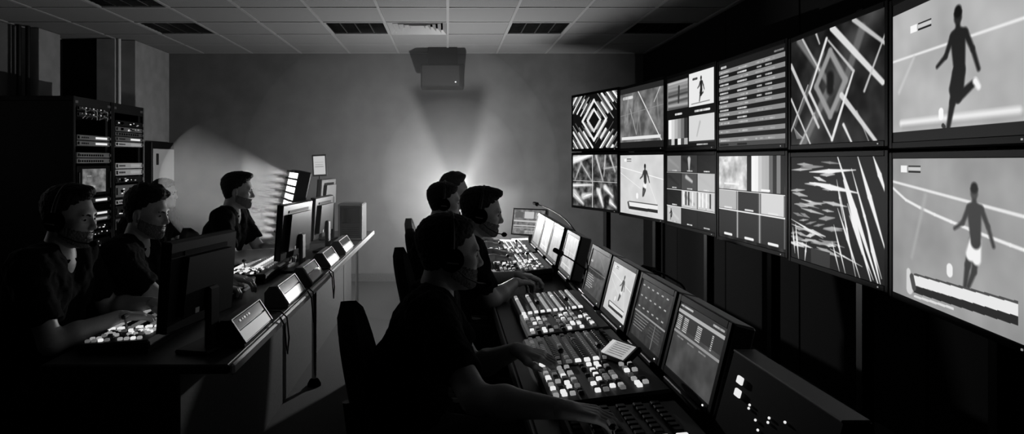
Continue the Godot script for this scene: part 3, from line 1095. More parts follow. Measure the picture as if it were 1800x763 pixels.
# ---------------------------------------------------------------- furniture and equipment
func office_chair(p: Vector3, turn: float, label: String, top := 1.0) -> void:
	var t := thing("office_chair", label, "chair", p, turn, "operators' office chairs")
	# seat faces local +x
	var sq := []
	for k in 20:
		var a := TAU * k / 20.0
		sq.append(Vector2(signf(cos(a)) * pow(absf(cos(a)), 0.5) * 0.23, signf(sin(a)) * pow(absf(sin(a)), 0.5) * 0.235))
	if not shared.has("chair seat"):
		var xf := Transform3D(Basis(Vector3(1, 0, 0), PI / 2), Vector3(0.03, 0.46, 0))
		shared["chair seat"] = Geo.new().prism(sq, 0.0, 0.075, xf).mesh()
		var bk := Geo.new()
		var rows := []
		for k in 13:
			var s := k / 12.0
			var wv := 0.21 * pow(maxf(0.0, 1.0 - pow(s, 5.0)), 0.5) * (0.86 + 0.16 * sin(s * PI)) + 0.02
			rows.append([s, wv])
		for k in 12:
			for side in [0, 1]:
				for q in 8:
					var pts := []
					for c in [[k, q], [k, q + 1], [k + 1, q + 1], [k + 1, q]]:
						var s: float = rows[c[0]][0]
						var u: float = c[1] / 4.0 - 1.0
						var bow := 0.045 * u * u
						var th := 0.035 * sqrt(maxf(0.0, 1.0 - pow(u, 6.0))) * sqrt(maxf(0.02, 1.0 - pow(s, 8.0)))
						pts.append(Vector3(-0.5 * s * 0.24 + bow + (th if side == 1 else -th), s * 0.56, u * rows[c[0]][1]))
					if pts[0].distance_to(pts[2]) > 1e-4:
						bk.poly(pts, Vector3(1 if side == 1 else -1, 0, 0))
		shared["chair back"] = bk.mesh()
	part("seat", shared["chair seat"], mats.chair_fabric, t)
	part("backrest", shared["chair back"], mats.chair_fabric, t, at(Vector3(-0.22, top - 0.56, 0)))
	part("back_bracket", Geo.new().tube([Vector3(-0.05, 0.37, 0), Vector3(-0.27, 0.38, 0), Vector3(-0.3, 0.5, 0), Vector3(-0.32, 0.66, 0)], 0.02, 8).mesh(), mats.black_metal, t)
	part("gas_stem", Geo.new().tube([Vector3(0, 0.06, 0), Vector3(0, 0.4, 0)], 0.026, 10).mesh(), mats.black_metal, t)
	for k in 5:
		var a := TAU * k / 5.0 + 0.3
		var d := Vector3(cos(a), 0, sin(a))
		var leg := part("leg", Geo.new().tube([Vector3(0, 0.1, 0), d * 0.28 + Vector3(0, 0.07, 0)], 0.022, 8, 0.015).mesh(), mats.black_metal, t)
		part("caster", Geo.new().ball(d * 0.28 + Vector3(0, 0.03, 0), Vector3(0.03, 0.03, 0.03), 10).mesh(), mats.rubber, leg)

# a flat monitor: origin at the foot, front towards local +z; y0 is the height of the screen's lower edge above the foot
func monitor(called: String, label: String, p: Vector3, turn: float, w: float, h: float, y0: float, tilt: float, kind: String, energy: float, opt := {}) -> Node3D:
	var t := thing(called, label, "monitor", p, deg_to_rad(turn), opt.get("group", ""))
	var tb := Basis(Vector3(1, 0, 0), deg_to_rad(-tilt))
	var th: float = opt.get("thick", 0.045)
	var bz: float = opt.get("bezel", 0.018)
	var xf := Transform3D(tb, Vector3(0, y0, 0))
	var body := Geo.new()
	body.box(Vector3(0, h / 2, -th / 2 - 0.002), Vector3(w + bz * 2, h + bz * 2, th), 0.006)
	part("casing", body.mesh(), mats[opt.get("case", "matte_plastic")], t, xf)
	var fr := Geo.new()
	for s in [-1.0, 1.0]:
		fr.box(Vector3(s * (w + bz) / 2, h / 2, 0.0), Vector3(bz, h + bz * 2, 0.008), 0.002)
		fr.box(Vector3(0, h / 2 + s * (h + bz) / 2, 0.0), Vector3(w, bz, 0.008), 0.002)
	part("bezel", fr.mesh(), mats.bezel, t, xf)
	var sc := Node3D.new()
	sc.name = "panel"
	t.add_child(sc)
	sc.transform = xf
	lit_screen("screen", sc, Vector3(0, h / 2, 0.001), w, h, kind, energy, opt.get("lamp", true))
	part("power_led", bx(Vector3(w * 0.42, -bz * 0.5, 0.005), Vector3(0.005, 0.004, 0.003)), mats.led_white, t, xf)
	if opt.has("hump"):
		# the raised back of the casing
		part("back_cover", Geo.new().prism([Vector2(-0.4 * w, 0.12 * h), Vector2(0.4 * w, 0.12 * h), Vector2(0.36 * w, 0.86 * h), Vector2(-0.36 * w, 0.86 * h)], -th - 0.03, -th, Transform3D()).mesh(), mats[opt.get("case", "matte_plastic")], t, xf)
		part("vent_slot", bx(Vector3(0, 0.9 * h, -th - 0.004), Vector3(0.7 * w, 0.018, 0.006)), mats.bezel, t, xf)
		part("rating_label", bx(Vector3(0.2 * w, 0.16 * h, -th - 0.032), Vector3(0.025, 0.02, 0.002)), mats.paper, t, xf)
	if y0 > 0.05:
		part("neck", Geo.new().box(Vector3(0, (y0 + h * 0.4) / 2, -th - 0.045), Vector3(0.07, y0 + h * 0.4, 0.03), 0.008).mesh(), mats.grey_plastic if opt.has("pale_neck") else mats.matte_plastic, t)
		part("foot", Geo.new().box(Vector3(0, 0.008, -0.055), Vector3(w * 0.5, 0.016, 0.14), 0.006).mesh(), mats.matte_plastic, t)
	else:
		part("foot", Geo.new().box(Vector3(0, (y0 - bz) * 0.5, -0.03), Vector3(w * 0.8, maxf(y0 - bz, 0.008), 0.1), 0.003).mesh(), mats.matte_plastic, t)
	return t

# switcher panel; local +x runs along the desk, local +z points at the operator
func switcher(label: String, p: Vector3, tilt: float, l: float, d: float, plan: String, sd: int, opt := {}) -> Node3D:
	var t := thing("switcher_panel", label, "control panel", p, deg_to_rad(opt.get("turn", -90.0)))
	t.rotation.x = 0
	var xf := Transform3D(Basis(Vector3(1, 0, 0), deg_to_rad(tilt)), Vector3(0, d / 2 * sin(deg_to_rad(tilt)) + 0.012, 0))
	var body := Geo.new()
	body.box(Vector3(0, 0.007, 0), Vector3(l, 0.036, d), 0.008)
	part("casing", body.mesh(), mats.matte_plastic, t, xf)
	# wedge under the raised rear
	part("wedge", Geo.new().prism([Vector2(-d / 2 + 0.01, 0.0), Vector2(d / 2 - 0.01, 0.0), Vector2(d / 2 - 0.01, d * sin(deg_to_rad(tilt)) * 0.9), Vector2(-d / 2 + 0.01, 0.004)], -l / 2 + 0.01, l / 2 - 0.01, Transform3D(Basis(Vector3(0, 1, 0), PI / 2), Vector3.ZERO)).mesh(), mats.matte_plastic, t, at(Vector3(0, 0.001, 0)))
	var r := RandomNumberGenerator.new()
	r.seed = sd
	var kinds := [mats.button_dark, mats.button_off, mats.button_dim, mats.button_low, mats.button_mid, mats.button_bright]
	var y := 0.025
	var put := func(u: float, v: float, su: float, sv: float, b: int) -> void:
		var key := "button %.3f %.3f" % [su, sv]
		if not shared.has(key):
			shared[key] = Geo.new().box(Vector3(0, 0.004, 0), Vector3(su, 0.012, sv), 0.0022).mesh()
		part("button" if b < 2 else "lighted_button", shared[key], kinds[b], t, xf * at(Vector3(u - l / 2, y, d / 2 - v)))
	var rows: int = opt.get("rows", 10)
	var dv := (d - 0.05) / rows
	var cross: float = opt.get("cross", 0.55) * l
	var step: float = opt.get("step", 0.021)
	var lv: Array = opt.get("levels", [4, 1, 4, 1, 4, 3, 4, 1, 4, 2, 1, 1])
	for i in rows:
		var v := 0.03 + dv * i
		var u0: float = 0.03 + opt.get("shear", 0.0) * i
		var b: int = lv[i % lv.size()]
		var k := 0
		var u := u0
		while u < cross:
			var bb := b
			if r.randf() < 0.12:
				bb = clampi(b + r.randi_range(-1, 1), 0, 5)
			put.call(u, v, step * 0.7, dv * 0.52, bb)
			u += step
			k += 1
		put.call(u + 0.01, v, step * 0.9, dv * 0.62, 5 if r.randf() < 0.8 else 3)
	# clusters on the near end
	var cu := cross + 0.07
	while cu < l - 0.03:
		for j in int((d - 0.05) / 0.025):
			var v := 0.03 + 0.025 * j
			var q := r.randf()
			var gap := (j == 4 or j == 9) and r.randf() < 0.85
			if gap or q < 0.16:
				continue
			put.call(cu, v, 0.0155, 0.0165, 0 if opt.has("idle") and q < 0.93 else 5 if q > opt.get("white", 0.74) else (4 if q > 0.62 else (3 if q > 0.5 else (2 if q > 0.4 else 1))))
		cu += 0.022 if r.randf() < 0.75 else 0.036
	# transition levers
	for k in opt.get("levers", 2):
		var lx: float = cross + 0.04 - l / 2
		var lz: float = d / 2 - 0.12 - 0.13 * k
		var s := part("lever_slot", bx(Vector3(lx, y + 0.001, lz), Vector3(0.02, 0.003, 0.09)), mats.bezel, t, xf)
		part("lever_arm", Geo.new().tube([Vector3(lx, y, lz + 0.02), Vector3(lx, y + 0.05, lz + 0.025)], 0.005, 6).mesh(), mats.steel, s)
		part("lever_grip", Geo.new().box(Vector3(lx, y + 0.055, lz + 0.025), Vector3(0.04, 0.018, 0.018), 0.005).mesh(), mats.matte_plastic, s)
	if opt.has("display"):
		var dn := Node3D.new()
		dn.name = "mini_display"
		t.add_child(dn)
		var c: Vector3 = opt.display
		dn.transform = xf * Transform3D(Basis(Vector3.UP, deg_to_rad(22)) * Basis(Vector3(1, 0, 0), deg_to_rad(-62)), Vector3(c.x, y + 0.03, c.z))
		part("display_case", Geo.new().box(Vector3(0, 0, -0.012), Vector3(0.15, 0.088, 0.02), 0.005).mesh(), mats.matte_plastic, dn)
		lit_screen("screen", dn, Vector3(0, 0, 0.0005), 0.128, 0.066, "small_list", 0.75, false)
	return t

# a gooseneck microphone: base on the desk, path of the neck, head at its end
func gooseneck(label: String, path: Array) -> void:
	var b: Vector3 = path[0]
	var t := thing("gooseneck_microphone", label, "microphone", b)
	var c := Curve3D.new()
	for q in path.size():
		var tan: Vector3 = (path[mini(q + 1, path.size() - 1)] - path[maxi(q - 1, 0)]) / 6.0
		c.add_point(path[q] - b, -tan, tan)
	var pts := []
	var n := 18
	for k in n + 1:
		pts.append(c.sample_baked(c.get_baked_length() * k / n))
	part("base", Geo.new().lathe([Vector2(0.0, 0.03), Vector2(0.03, 0.028), Vector2(0.04, 0.004), Vector2(0.04, 0.0)], 16).mesh(), mats.matte_plastic, t)
	part("neck", Geo.new().tube(pts, 0.0055, 8, 0.004).mesh(), mats.matte_plastic, t)
	var d: Vector3 = (pts[n] - pts[n - 1]).normalized()
	part("windshield", Geo.new().tube([pts[n] - d * 0.01, pts[n] + d * 0.004, pts[n] + d * 0.012, pts[n] + d * 0.04, pts[n] + d * 0.05], 0.016, 10, 0.013).mesh(), mats.foam, t)

# desk-edge panel with a dark window over a pale plate; front towards local +z
func edge_panel(label: String, p: Vector3, turn: float, l: float, h: float, dark := false) -> void:
	var t := thing("talkback_panel", label, "control panel", p, deg_to_rad(turn))
	var prof := [Vector2(-0.07, 0.0), Vector2(0.05, 0.0), Vector2(0.05, 0.012), Vector2(-0.012, h), Vector2(-0.045, h), Vector2(-0.07, h * 0.7)]
	part("casing", Geo.new().prism(prof, -l / 2, l / 2, Transform3D(Basis(Vector3(0, 1, 0), -PI / 2), Vector3.ZERO)).mesh(), mats.grey_plastic if not dark else mats.matte_plastic, t)
	var slope := Vector3(0, h - 0.012, -0.062)
	var ln := slope.length()
	var bs := Basis(Vector3(1, 0, 0), slope.normalized(), Vector3(1, 0, 0).cross(slope.normalized()))
	var xf := Transform3D(bs, Vector3(0, 0.012, 0.05))
	part("face_plate", Geo.new().box(Vector3(0, ln * 0.26, 0.003), Vector3(l * 0.94, ln * 0.46, 0.006), 0.002).mesh(), mats.pale_plastic if not dark else mats.grey_plastic, t, xf)
	part("window", Geo.new().box(Vector3(0, ln * 0.73, 0.003), Vector3(l * 0.9, ln * 0.4, 0.005), 0.001).mesh(), mats.dark_glass, t, xf)
	var fr := Geo.new()
	for s in [-1.0, 1.0]:
		fr.box(Vector3(s * l * 0.482, ln * 0.5, 0.004), Vector3(l * 0.035, ln, 0.01), 0.002)
	fr.box(Vector3(0, ln * 0.97, 0.004), Vector3(l, ln * 0.06, 0.01), 0.002)
	part("frame", fr.mesh(), mats.pale_plastic if not dark else mats.grey_plastic, t, xf)
	if dark:
		for k in 5:
			part("lighted_key", Geo.new().box(Vector3(-l * 0.3 + 0.03 * k, ln * 0.78, 0.006), Vector3(0.014, 0.01, 0.004), 0.001).mesh(), mats.button_low if k % 2 else mats.button_mid, t, xf)

# equipment rack: front towards local +z (which is turned to face the room), origin at the floor in the middle of the front
func rack(label: String, p: Vector3, turn: float, w: float, h: float, dp: float, units: Array, sd: int) -> void:
	var t := thing("equipment_rack", label, "equipment rack", p, deg_to_rad(turn), "black equipment racks")
	var body := Geo.new()
	body.box(Vector3(0, h - 0.02, -dp / 2), Vector3(w, 0.04, dp), 0.004)
	body.box(Vector3(0, 0.03, -dp / 2), Vector3(w, 0.06, dp), 0.004)
	for s in [-1.0, 1.0]:
		body.box(Vector3(s * (w / 2 - 0.012), h / 2, -dp / 2), Vector3(0.024, h - 0.08, dp), 0.004)
	body.box(Vector3(0, h / 2, -dp + 0.01), Vector3(w - 0.05, h - 0.08, 0.02))
	part("cabinet", body.mesh(), mats.rack_black, t)
	for s in [-1.0, 1.0]:
		part("mounting_rail", Geo.new().box(Vector3(s * (w / 2 - 0.045), h / 2, -0.03), Vector3(0.04, h - 0.1, 0.02), 0.002).mesh(), mats.black_metal, t)
		part("corner_plate", Geo.new().box(Vector3(s * (w / 2 - 0.05), h - 0.045, 0.002), Vector3(0.05, 0.022, 0.004), 0.001).mesh(), mats.steel, t)
		part("front_post", Geo.new().box(Vector3(s * (w / 2 - 0.012), h / 2, 0.006), Vector3(0.022, h, 0.012), 0.002).mesh(), mats.grey_plastic if sd == 2 and s > 0 else mats.black_metal, t)
	part("top_rail", Geo.new().box(Vector3(0, h - 0.045, -0.004), Vector3(w - 0.04, 0.09, 0.012), 0.002).mesh(), mats.black_metal, t)
	var r := RandomNumberGenerator.new()
	r.seed = sd
	var iw := w - 0.1
	for u in units:
		# [lower edge, height, style]
		var y: float = u[0]
		var uh: float = u[1] - 0.003
		var st: String = u[2]
		var face: String = {"switch": "pale_plastic", "pale": "pale_plastic", "grey": "grey_plastic", "display": "grey_plastic", "leds": "matte_plastic", "screen": "matte_plastic", "vent": "steel", "cables": "matte_plastic", "blank": "rack_black"}[st]
		var c := Vector3(0, y + uh / 2, 0)
		var ru := part("rack_unit", Geo.new().box(c + Vector3(0, 0, -0.16), Vector3(iw, uh, 0.34), 0.003).mesh(), mats[face], t)
		for s in [-1.0, 1.0]:
			part("handle", Geo.new().box(c + Vector3(s * (iw / 2 - 0.012), 0, 0.018), Vector3(0.007, uh * 0.6, 0.016), 0.002).mesh(), mats.steel, ru)
		if st == "screen":
			var sn := Node3D.new()
			sn.name = "rack_monitor"
			t.add_child(sn, true)
			lit_screen("screen", sn, c + Vector3(0, 0, 0.012), iw * 0.72, uh * 0.8, "rack_picture", 0.8, true)
		elif st == "display" or st == "pale":
			part("display", bx(c + Vector3(iw * 0.22, 0, 0.012), Vector3(iw * 0.36, uh * 0.42, 0.003)), mats.button_bright if st == "display" else mats.button_mid, ru)
			for k in 4:
				part("key", bx(c + Vector3(-iw * 0.36 + k * 0.03, 0, 0.012), Vector3(0.016, uh * 0.3, 0.003)), mats.button_dark, ru)
		elif st == "switch":
			for k in 11:
				part("port", bx(c + Vector3(-iw * 0.42 + k * 0.036, -uh * 0.05, 0.012), Vector3(0.02, uh * 0.4, 0.003)), mats.bezel, ru)
		elif st == "leds" or st == "grey":
			for k in r.randi_range(5, 9):
				part("led", bx(c + Vector3(r.randf_range(-0.42, 0.42) * iw, r.randf_range(-0.25, 0.25) * uh, 0.012), Vector3(0.012 if r.randf() < 0.6 else 0.03, 0.009, 0.003)), mats.button_bright if r.randf() < 0.4 else mats.button_mid, ru)
			part("knob", Geo.new().lathe([Vector2(0, 0.018), Vector2(0.011, 0.016), Vector2(0.013, 0.0)], 12, Transform3D(Basis(Vector3(1, 0, 0), PI / 2), c + Vector3(-iw * 0.3, 0, 0.01))).mesh(), mats.steel, ru)
			part("window", bx(c + Vector3(iw * 0.1, 0, 0.0115), Vector3(iw * 0.24, uh * 0.5, 0.002)), mats.dark_glass, ru)
		elif st == "vent":
			for k in 9:
				part("vent_slot", bx(c + Vector3(-iw * 0.36 + k * 0.045, 0, 0.011), Vector3(0.024, uh * 0.5, 0.002)), mats.bezel, ru)
		elif st == "cables":
			for k in 7:
				var x := -iw * 0.4 + k * 0.06
				part("patch_cable", Geo.new().tube([c + Vector3(x, 0, 0.01), c + Vector3(x + 0.01, -0.01, 0.045), c + Vector3(x + r.randf_range(-0.05, 0.07), -0.035, 0.03)], 0.004, 6).mesh(), mats.pale_plastic if k % 3 == 0 else mats.grey_plastic, ru)
				part("led", bx(c + Vector3(x + 0.02, uh * 0.2, 0.012), Vector3(0.01, 0.008, 0.003)), mats.button_bright if k % 2 else mats.button_low, ru)

func troffer(label: String, c: Vector3, dirty := false) -> void:
	# an unlit louvred ceiling light, 0.6 m square, opening downwards at c
	var t := thing("ceiling_light", label, "ceiling light", c, 0.0, "unlit ceiling lights")
	var s := 0.575
	var fr := Geo.new()
	for k in [-1.0, 1.0]:
		fr.box(Vector3(k * s / 2, 0.006, 0), Vector3(0.018, 0.014, s + 0.018), 0.002)
		fr.box(Vector3(0, 0.006, k * s / 2), Vector3(s - 0.018, 0.014, 0.018), 0.002)
	part("frame", fr.mesh(), mats.ceiling_grid, t)
	var hs := Geo.new()
	hs.box(Vector3(0, 0.075, 0), Vector3(s, 0.006, s))
	for k in [-1.0, 1.0]:
		hs.box(Vector3(k * s / 2, 0.04, 0), Vector3(0.006, 0.07, s))
		hs.box(Vector3(0, 0.04, k * s / 2), Vector3(s, 0.07, 0.006))
	part("housing", hs.mesh(), mats.bezel, t)
	for k in 4:
		part("lamp_tube", Geo.new().tube([Vector3(-0.21 + 0.14 * k, 0.055, -0.26), Vector3(-0.21 + 0.14 * k, 0.055, 0.26)], 0.013, 8).mesh(), mats.grey_plastic, t)
	for k in 3:
		part("louvre", Geo.new().box(Vector3(-0.14 + 0.14 * k, 0.028, 0), Vector3(0.012, 0.045, s - 0.01)).mesh(), mats.louvre, t)
	for k in 8:
		part("louvre", Geo.new().box(Vector3(0, 0.026, -0.252 + 0.072 * k), Vector3(s - 0.01, 0.04, 0.004)).mesh(), mats.louvre, t)

func diffuser(label: String, c: Vector3) -> void:
	var t := thing("air_diffuser", label, "ceiling vent", c)
	part("duct_box", bx(Vector3(0, 0.09, 0), Vector3(0.5, 0.005, 0.5)), mats.bezel, t)
	for k in 5:
		var s := 0.285 - 0.052 * k
		var g := Geo.new()
		for q in 4:
			var b := yaw(90.0 * q)
			var i := s - 0.035
			g.poly([b * Vector3(-s, 0.0, s), b * Vector3(s, 0.0, s), b * Vector3(i, 0.04, i), b * Vector3(-i, 0.04, i)], b * Vector3(0, -1, 0.2))
			g.poly([b * Vector3(-s, 0.004, s), b * Vector3(s, 0.004, s), b * Vector3(i, 0.044, i), b * Vector3(-i, 0.044, i)], b * Vector3(0, 1, -0.2))
			g.poly([b * Vector3(-s, 0.0, s), b * Vector3(s, 0.0, s), b * Vector3(s, 0.004, s), b * Vector3(-s, 0.004, s)], b * Vector3(0, 0, 1))
		part("vane_ring", g.mesh(), mats.ceiling_grid, t, at(Vector3(0, 0.004 * k, 0)))

# ---------------------------------------------------------------- the room
const FLOOR := 0.0
const CEIL := 2.8
const XL := -4.25
const XR := 2.4
const BACK := 8.1
const FRONT := -1.5

func build_room() -> void:
	mat("louvre", 0.62, 0.25, 1.0)
	struct("floor", bx(P((XL + XR) / 2, -0.05, (BACK + FRONT) / 2), Vector3(XR - XL + 0.4, 0.1, BACK - FRONT + 0.4)), mats.carpet, "dark carpeted floor of the control room")
	struct("wall_back", bx(P((XL + XR) / 2, 1.45, BACK + 0.1), Vector3(XR - XL + 0.4, 2.9, 0.2)), mats.plaster, "plain grey plaster wall at the end of the room")
	struct("wall_left", bx(P(XL - 0.1, 1.45, (BACK + FRONT) / 2), Vector3(0.2, 2.9, BACK - FRONT)), mats.plaster, "side wall behind the equipment racks")
	struct("wall_front", bx(P((XL + XR) / 2, 1.45, FRONT - 0.1), Vector3(XR - XL + 0.4, 2.9, 0.2)), mats.plaster, "wall behind the photographer")
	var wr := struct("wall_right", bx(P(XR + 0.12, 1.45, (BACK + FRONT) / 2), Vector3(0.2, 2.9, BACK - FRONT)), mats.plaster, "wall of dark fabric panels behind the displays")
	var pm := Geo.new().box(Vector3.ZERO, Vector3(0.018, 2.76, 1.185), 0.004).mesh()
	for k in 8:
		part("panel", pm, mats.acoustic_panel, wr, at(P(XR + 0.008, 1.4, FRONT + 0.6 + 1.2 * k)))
	struct("baseboard_back", bx(P(-0.5, 0.05, BACK - 0.008), Vector3(5.6, 0.1, 0.016), 0.003), mats.desk_panel, "low grey skirting along the grey end wall")
	# piers, boxing and pipes in the far corner of the left wall
	var p1 := struct("trim_1", bx(P((XL - 3.42) / 2, 1.4, 7.66), Vector3(-3.42 - XL, 2.8, 0.88)), mats.pier_paint, "pale corner pier beside the grey end wall")
	part("boxing", bx(P(-3.68, 1.4, 7.16), Vector3(0.2, 2.8, 0.12), 0.004), mats.pier_paint, p1)
	part("pipe", Geo.new().tube([P(-3.555, 0, 7.14), P(-3.555, 2.8, 7.14)], 0.018, 10).mesh(), mats.pale_plastic, p1)
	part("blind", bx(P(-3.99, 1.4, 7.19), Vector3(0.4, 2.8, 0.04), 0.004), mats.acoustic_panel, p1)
	var p2 := struct("trim_2", bx(P(-4.15, 1.4, 6.72), Vector3(0.2, 2.8, 0.36), 0.004), mats.pier_paint, "narrow pale pier above the equipment racks")
	for k in 2:
		part("pipe", Geo.new().tube([P(-4.16 + 0.05 * k, 0, 6.4 + 0.06 * k), P(-4.16 + 0.05 * k, 2.8, 6.4 + 0.06 * k)], 0.022, 8).mesh(), mats.black_metal, p2)

func build_ceiling() -> void:
	var c := struct("ceiling", bx(P((XL + XR) / 2, CEIL + 0.2, (BACK + FRONT) / 2), Vector3(XR - XL + 0.4, 0.1, BACK - FRONT + 0.4)), mats.plaster, "suspended ceiling of square pale tiles")
	var tm := Geo.new().box(Vector3.ZERO, Vector3(0.588, 0.016, 0.588), 0.004).mesh()
	var skip := {}
	for s in [[-2, 2], [1, 2], [3, 2], [-5, 2], [-5, 4], [-1, 2]]:
		skip[Vector2i(s[0], s[1])] = true
	rng.seed = 5
	for col in range(-7, 4):
		for row in 16:
			if skip.has(Vector2i(col, row)):
				continue
			var b := Basis.from_euler(Vector3(rng.randf_range(-0.004, 0.004), 0, rng.randf_range(-0.004, 0.004)))
			part("tile", tm, mats.ceiling_tile, c, at(P(col * 0.6 + 0.3, CEIL + 0.014, BACK - 0.6 * row - 0.3), b))
	for k in range(-7, 5):
		part("grid_bar", bx(P(k * 0.6, CEIL + 0.004, (BACK + FRONT) / 2), Vector3(0.024, 0.012, BACK - FRONT)), mats.ceiling_grid, c)
	for k in 17:
		part("grid_bar", bx(P((XL + XR) / 2, CEIL + 0.005, BACK - 0.6 * k), Vector3(XR - XL, 0.01, 0.024)), mats.ceiling_grid, c)
	part("edge_infill", bx(P(-4.23, CEIL + 0.012, (BACK + FRONT) / 2), Vector3(0.06, 0.016, BACK - FRONT)), mats.ceiling_tile, c)
	var row2 := BACK - 0.6 * 2 - 0.3
	troffer("unlit louvred ceiling light between two tiles, next to the square air vent", P(-0.9, CEIL + 0.002, row2))
	troffer("unlit louvred ceiling light with glinting blades, one tile past the square air vent", P(0.9, CEIL + 0.002, row2))
	troffer("unlit ceiling light in the dark corner above the display wall", P(2.1, CEIL + 0.002, row2))
	troffer("unlit slatted ceiling light above the equipment racks", P(-2.7, CEIL + 0.002, row2))
	troffer("black square unlit ceiling light over the bearded man's side desk", P(-2.7, CEIL + 0.002, BACK - 0.6 * 4 - 0.3))
	diffuser("square stepped air vent set in the ceiling tiles", P(-0.3, CEIL + 0.0, row2))

func build_video_wall() -> void:
	var x := 1.422
	var d := 7.481
	var ang := [18.97, 9.57, 3.58, 1.41, -3.22, -11.0]
	var w := 0.883
	var up := ["diamond_tunnel", "pitch_lines", "quad_preview", "listing", "crossed_streaks", "runner"]
	var lowr := ["four_pictures", "attacker", "multiview", "monitoring_grid", "light_trails", "striker"]
	var ul := ["wall display showing white concentric diamonds", "wall display showing a grey pitch crossed by white lines", "wall display split into four previews with a small running figure", "wall display showing a table of striped rows of text", "wall display showing crossed light streaks round a small diamond", "large wall display showing a dark footballer kicking on a bright pitch"]
	var ll := ["wall display split into four pictures under the diamonds display", "wall display showing a footballer in white shorts, second along from the diamonds", "wall display showing a grid of twelve small pictures", "wall display with bright colour bars above two rows of small pictures", "wall display showing slanted white light trails on black", "large wall display showing a footballer in white shorts above a caption bar"]
	var ue := [1.05, 0.85, 0.98, 0.8, 0.95, 1.0]
	var le := [1.0, 1.0, 0.98, 0.98, 1.02, 0.95]
	var sup := thing("display_support", "black steel frame holding the wall of displays", "frame", P(2.1, 0, 4.7))
	for i in 6:
		var a := deg_to_rad(ang[i])
		var f := Vector3(x, 0, -d)
		x += w * sin(a); d -= w * cos(a)
		var n := Vector3(x, 0, -d)
		var dir := (n - f).normalized()
		var bs := Basis(dir, Vector3.UP, dir.cross(Vector3.UP))
		var mid := (f + n) / 2
		var dy := (-mid.z - 4.5) * 0.012
		for q in 2:
			var y0: float = (0.95 if q == 0 else 1.585) + dy
			var h := 0.565 if q == 0 else 0.58
			var t := thing("wall_display", ll[i] if q == 0 else ul[i], "display", mid + Vector3(0, y0, 0), 0.0, "displays of the curved wall")
			t.basis = bs
			part("cabinet", Geo.new().box(Vector3(0, h / 2, -0.062), Vector3(w + 0.058, h + 0.058, 0.12), 0.006).mesh(), mats.matte_plastic, t)
			var fr := Geo.new()
			for s in [-1.0, 1.0]:
				fr.box(Vector3(s * (w / 2 + 0.014), h / 2, 0.0), Vector3(0.028, h + 0.056, 0.012), 0.003)
				fr.box(Vector3(0, h / 2 + s * (h / 2 + 0.014), 0.0), Vector3(w, 0.028, 0.012), 0.003)
			part("bezel", fr.mesh(), mats.bezel, t)
			var pn := Node3D.new()
			pn.name = "panel"
			t.add_child(pn)
			lit_screen("screen", pn, Vector3(0, h / 2, 0.002), w, h, lowr[i] if q == 0 else up[i], le[i] if q == 0 else ue[i])
			part("power_led", bx(Vector3(w * 0.45, -0.014, 0.008), Vector3(0.006, 0.006, 0.003)), mats.button_mid, t)
		for s in [0.5]:
			var q := f.lerp(n, s) - bs.z * 0.16 - sup.position
			part("post", Geo.new().box(q + Vector3(0, 1.12, 0), Vector3(0.06, 2.24, 0.06), 0.004, bs).mesh(), mats.black_metal, sup)
		for y in [1.0, 1.6, 2.1]:
			part("rail", Geo.new().box((mid - bs.z * 0.135 - sup.position) + Vector3(0, y, 0), Vector3(w + 0.06, 0.05, 0.02), 0.003, bs).mesh(), mats.flat_black, sup)
		var an := deg_to_rad((ang[i] + ang[mini(i + 1, 5)]) / 2.0)
		x += 0.064 * sin(an); d -= 0.064 * cos(an)

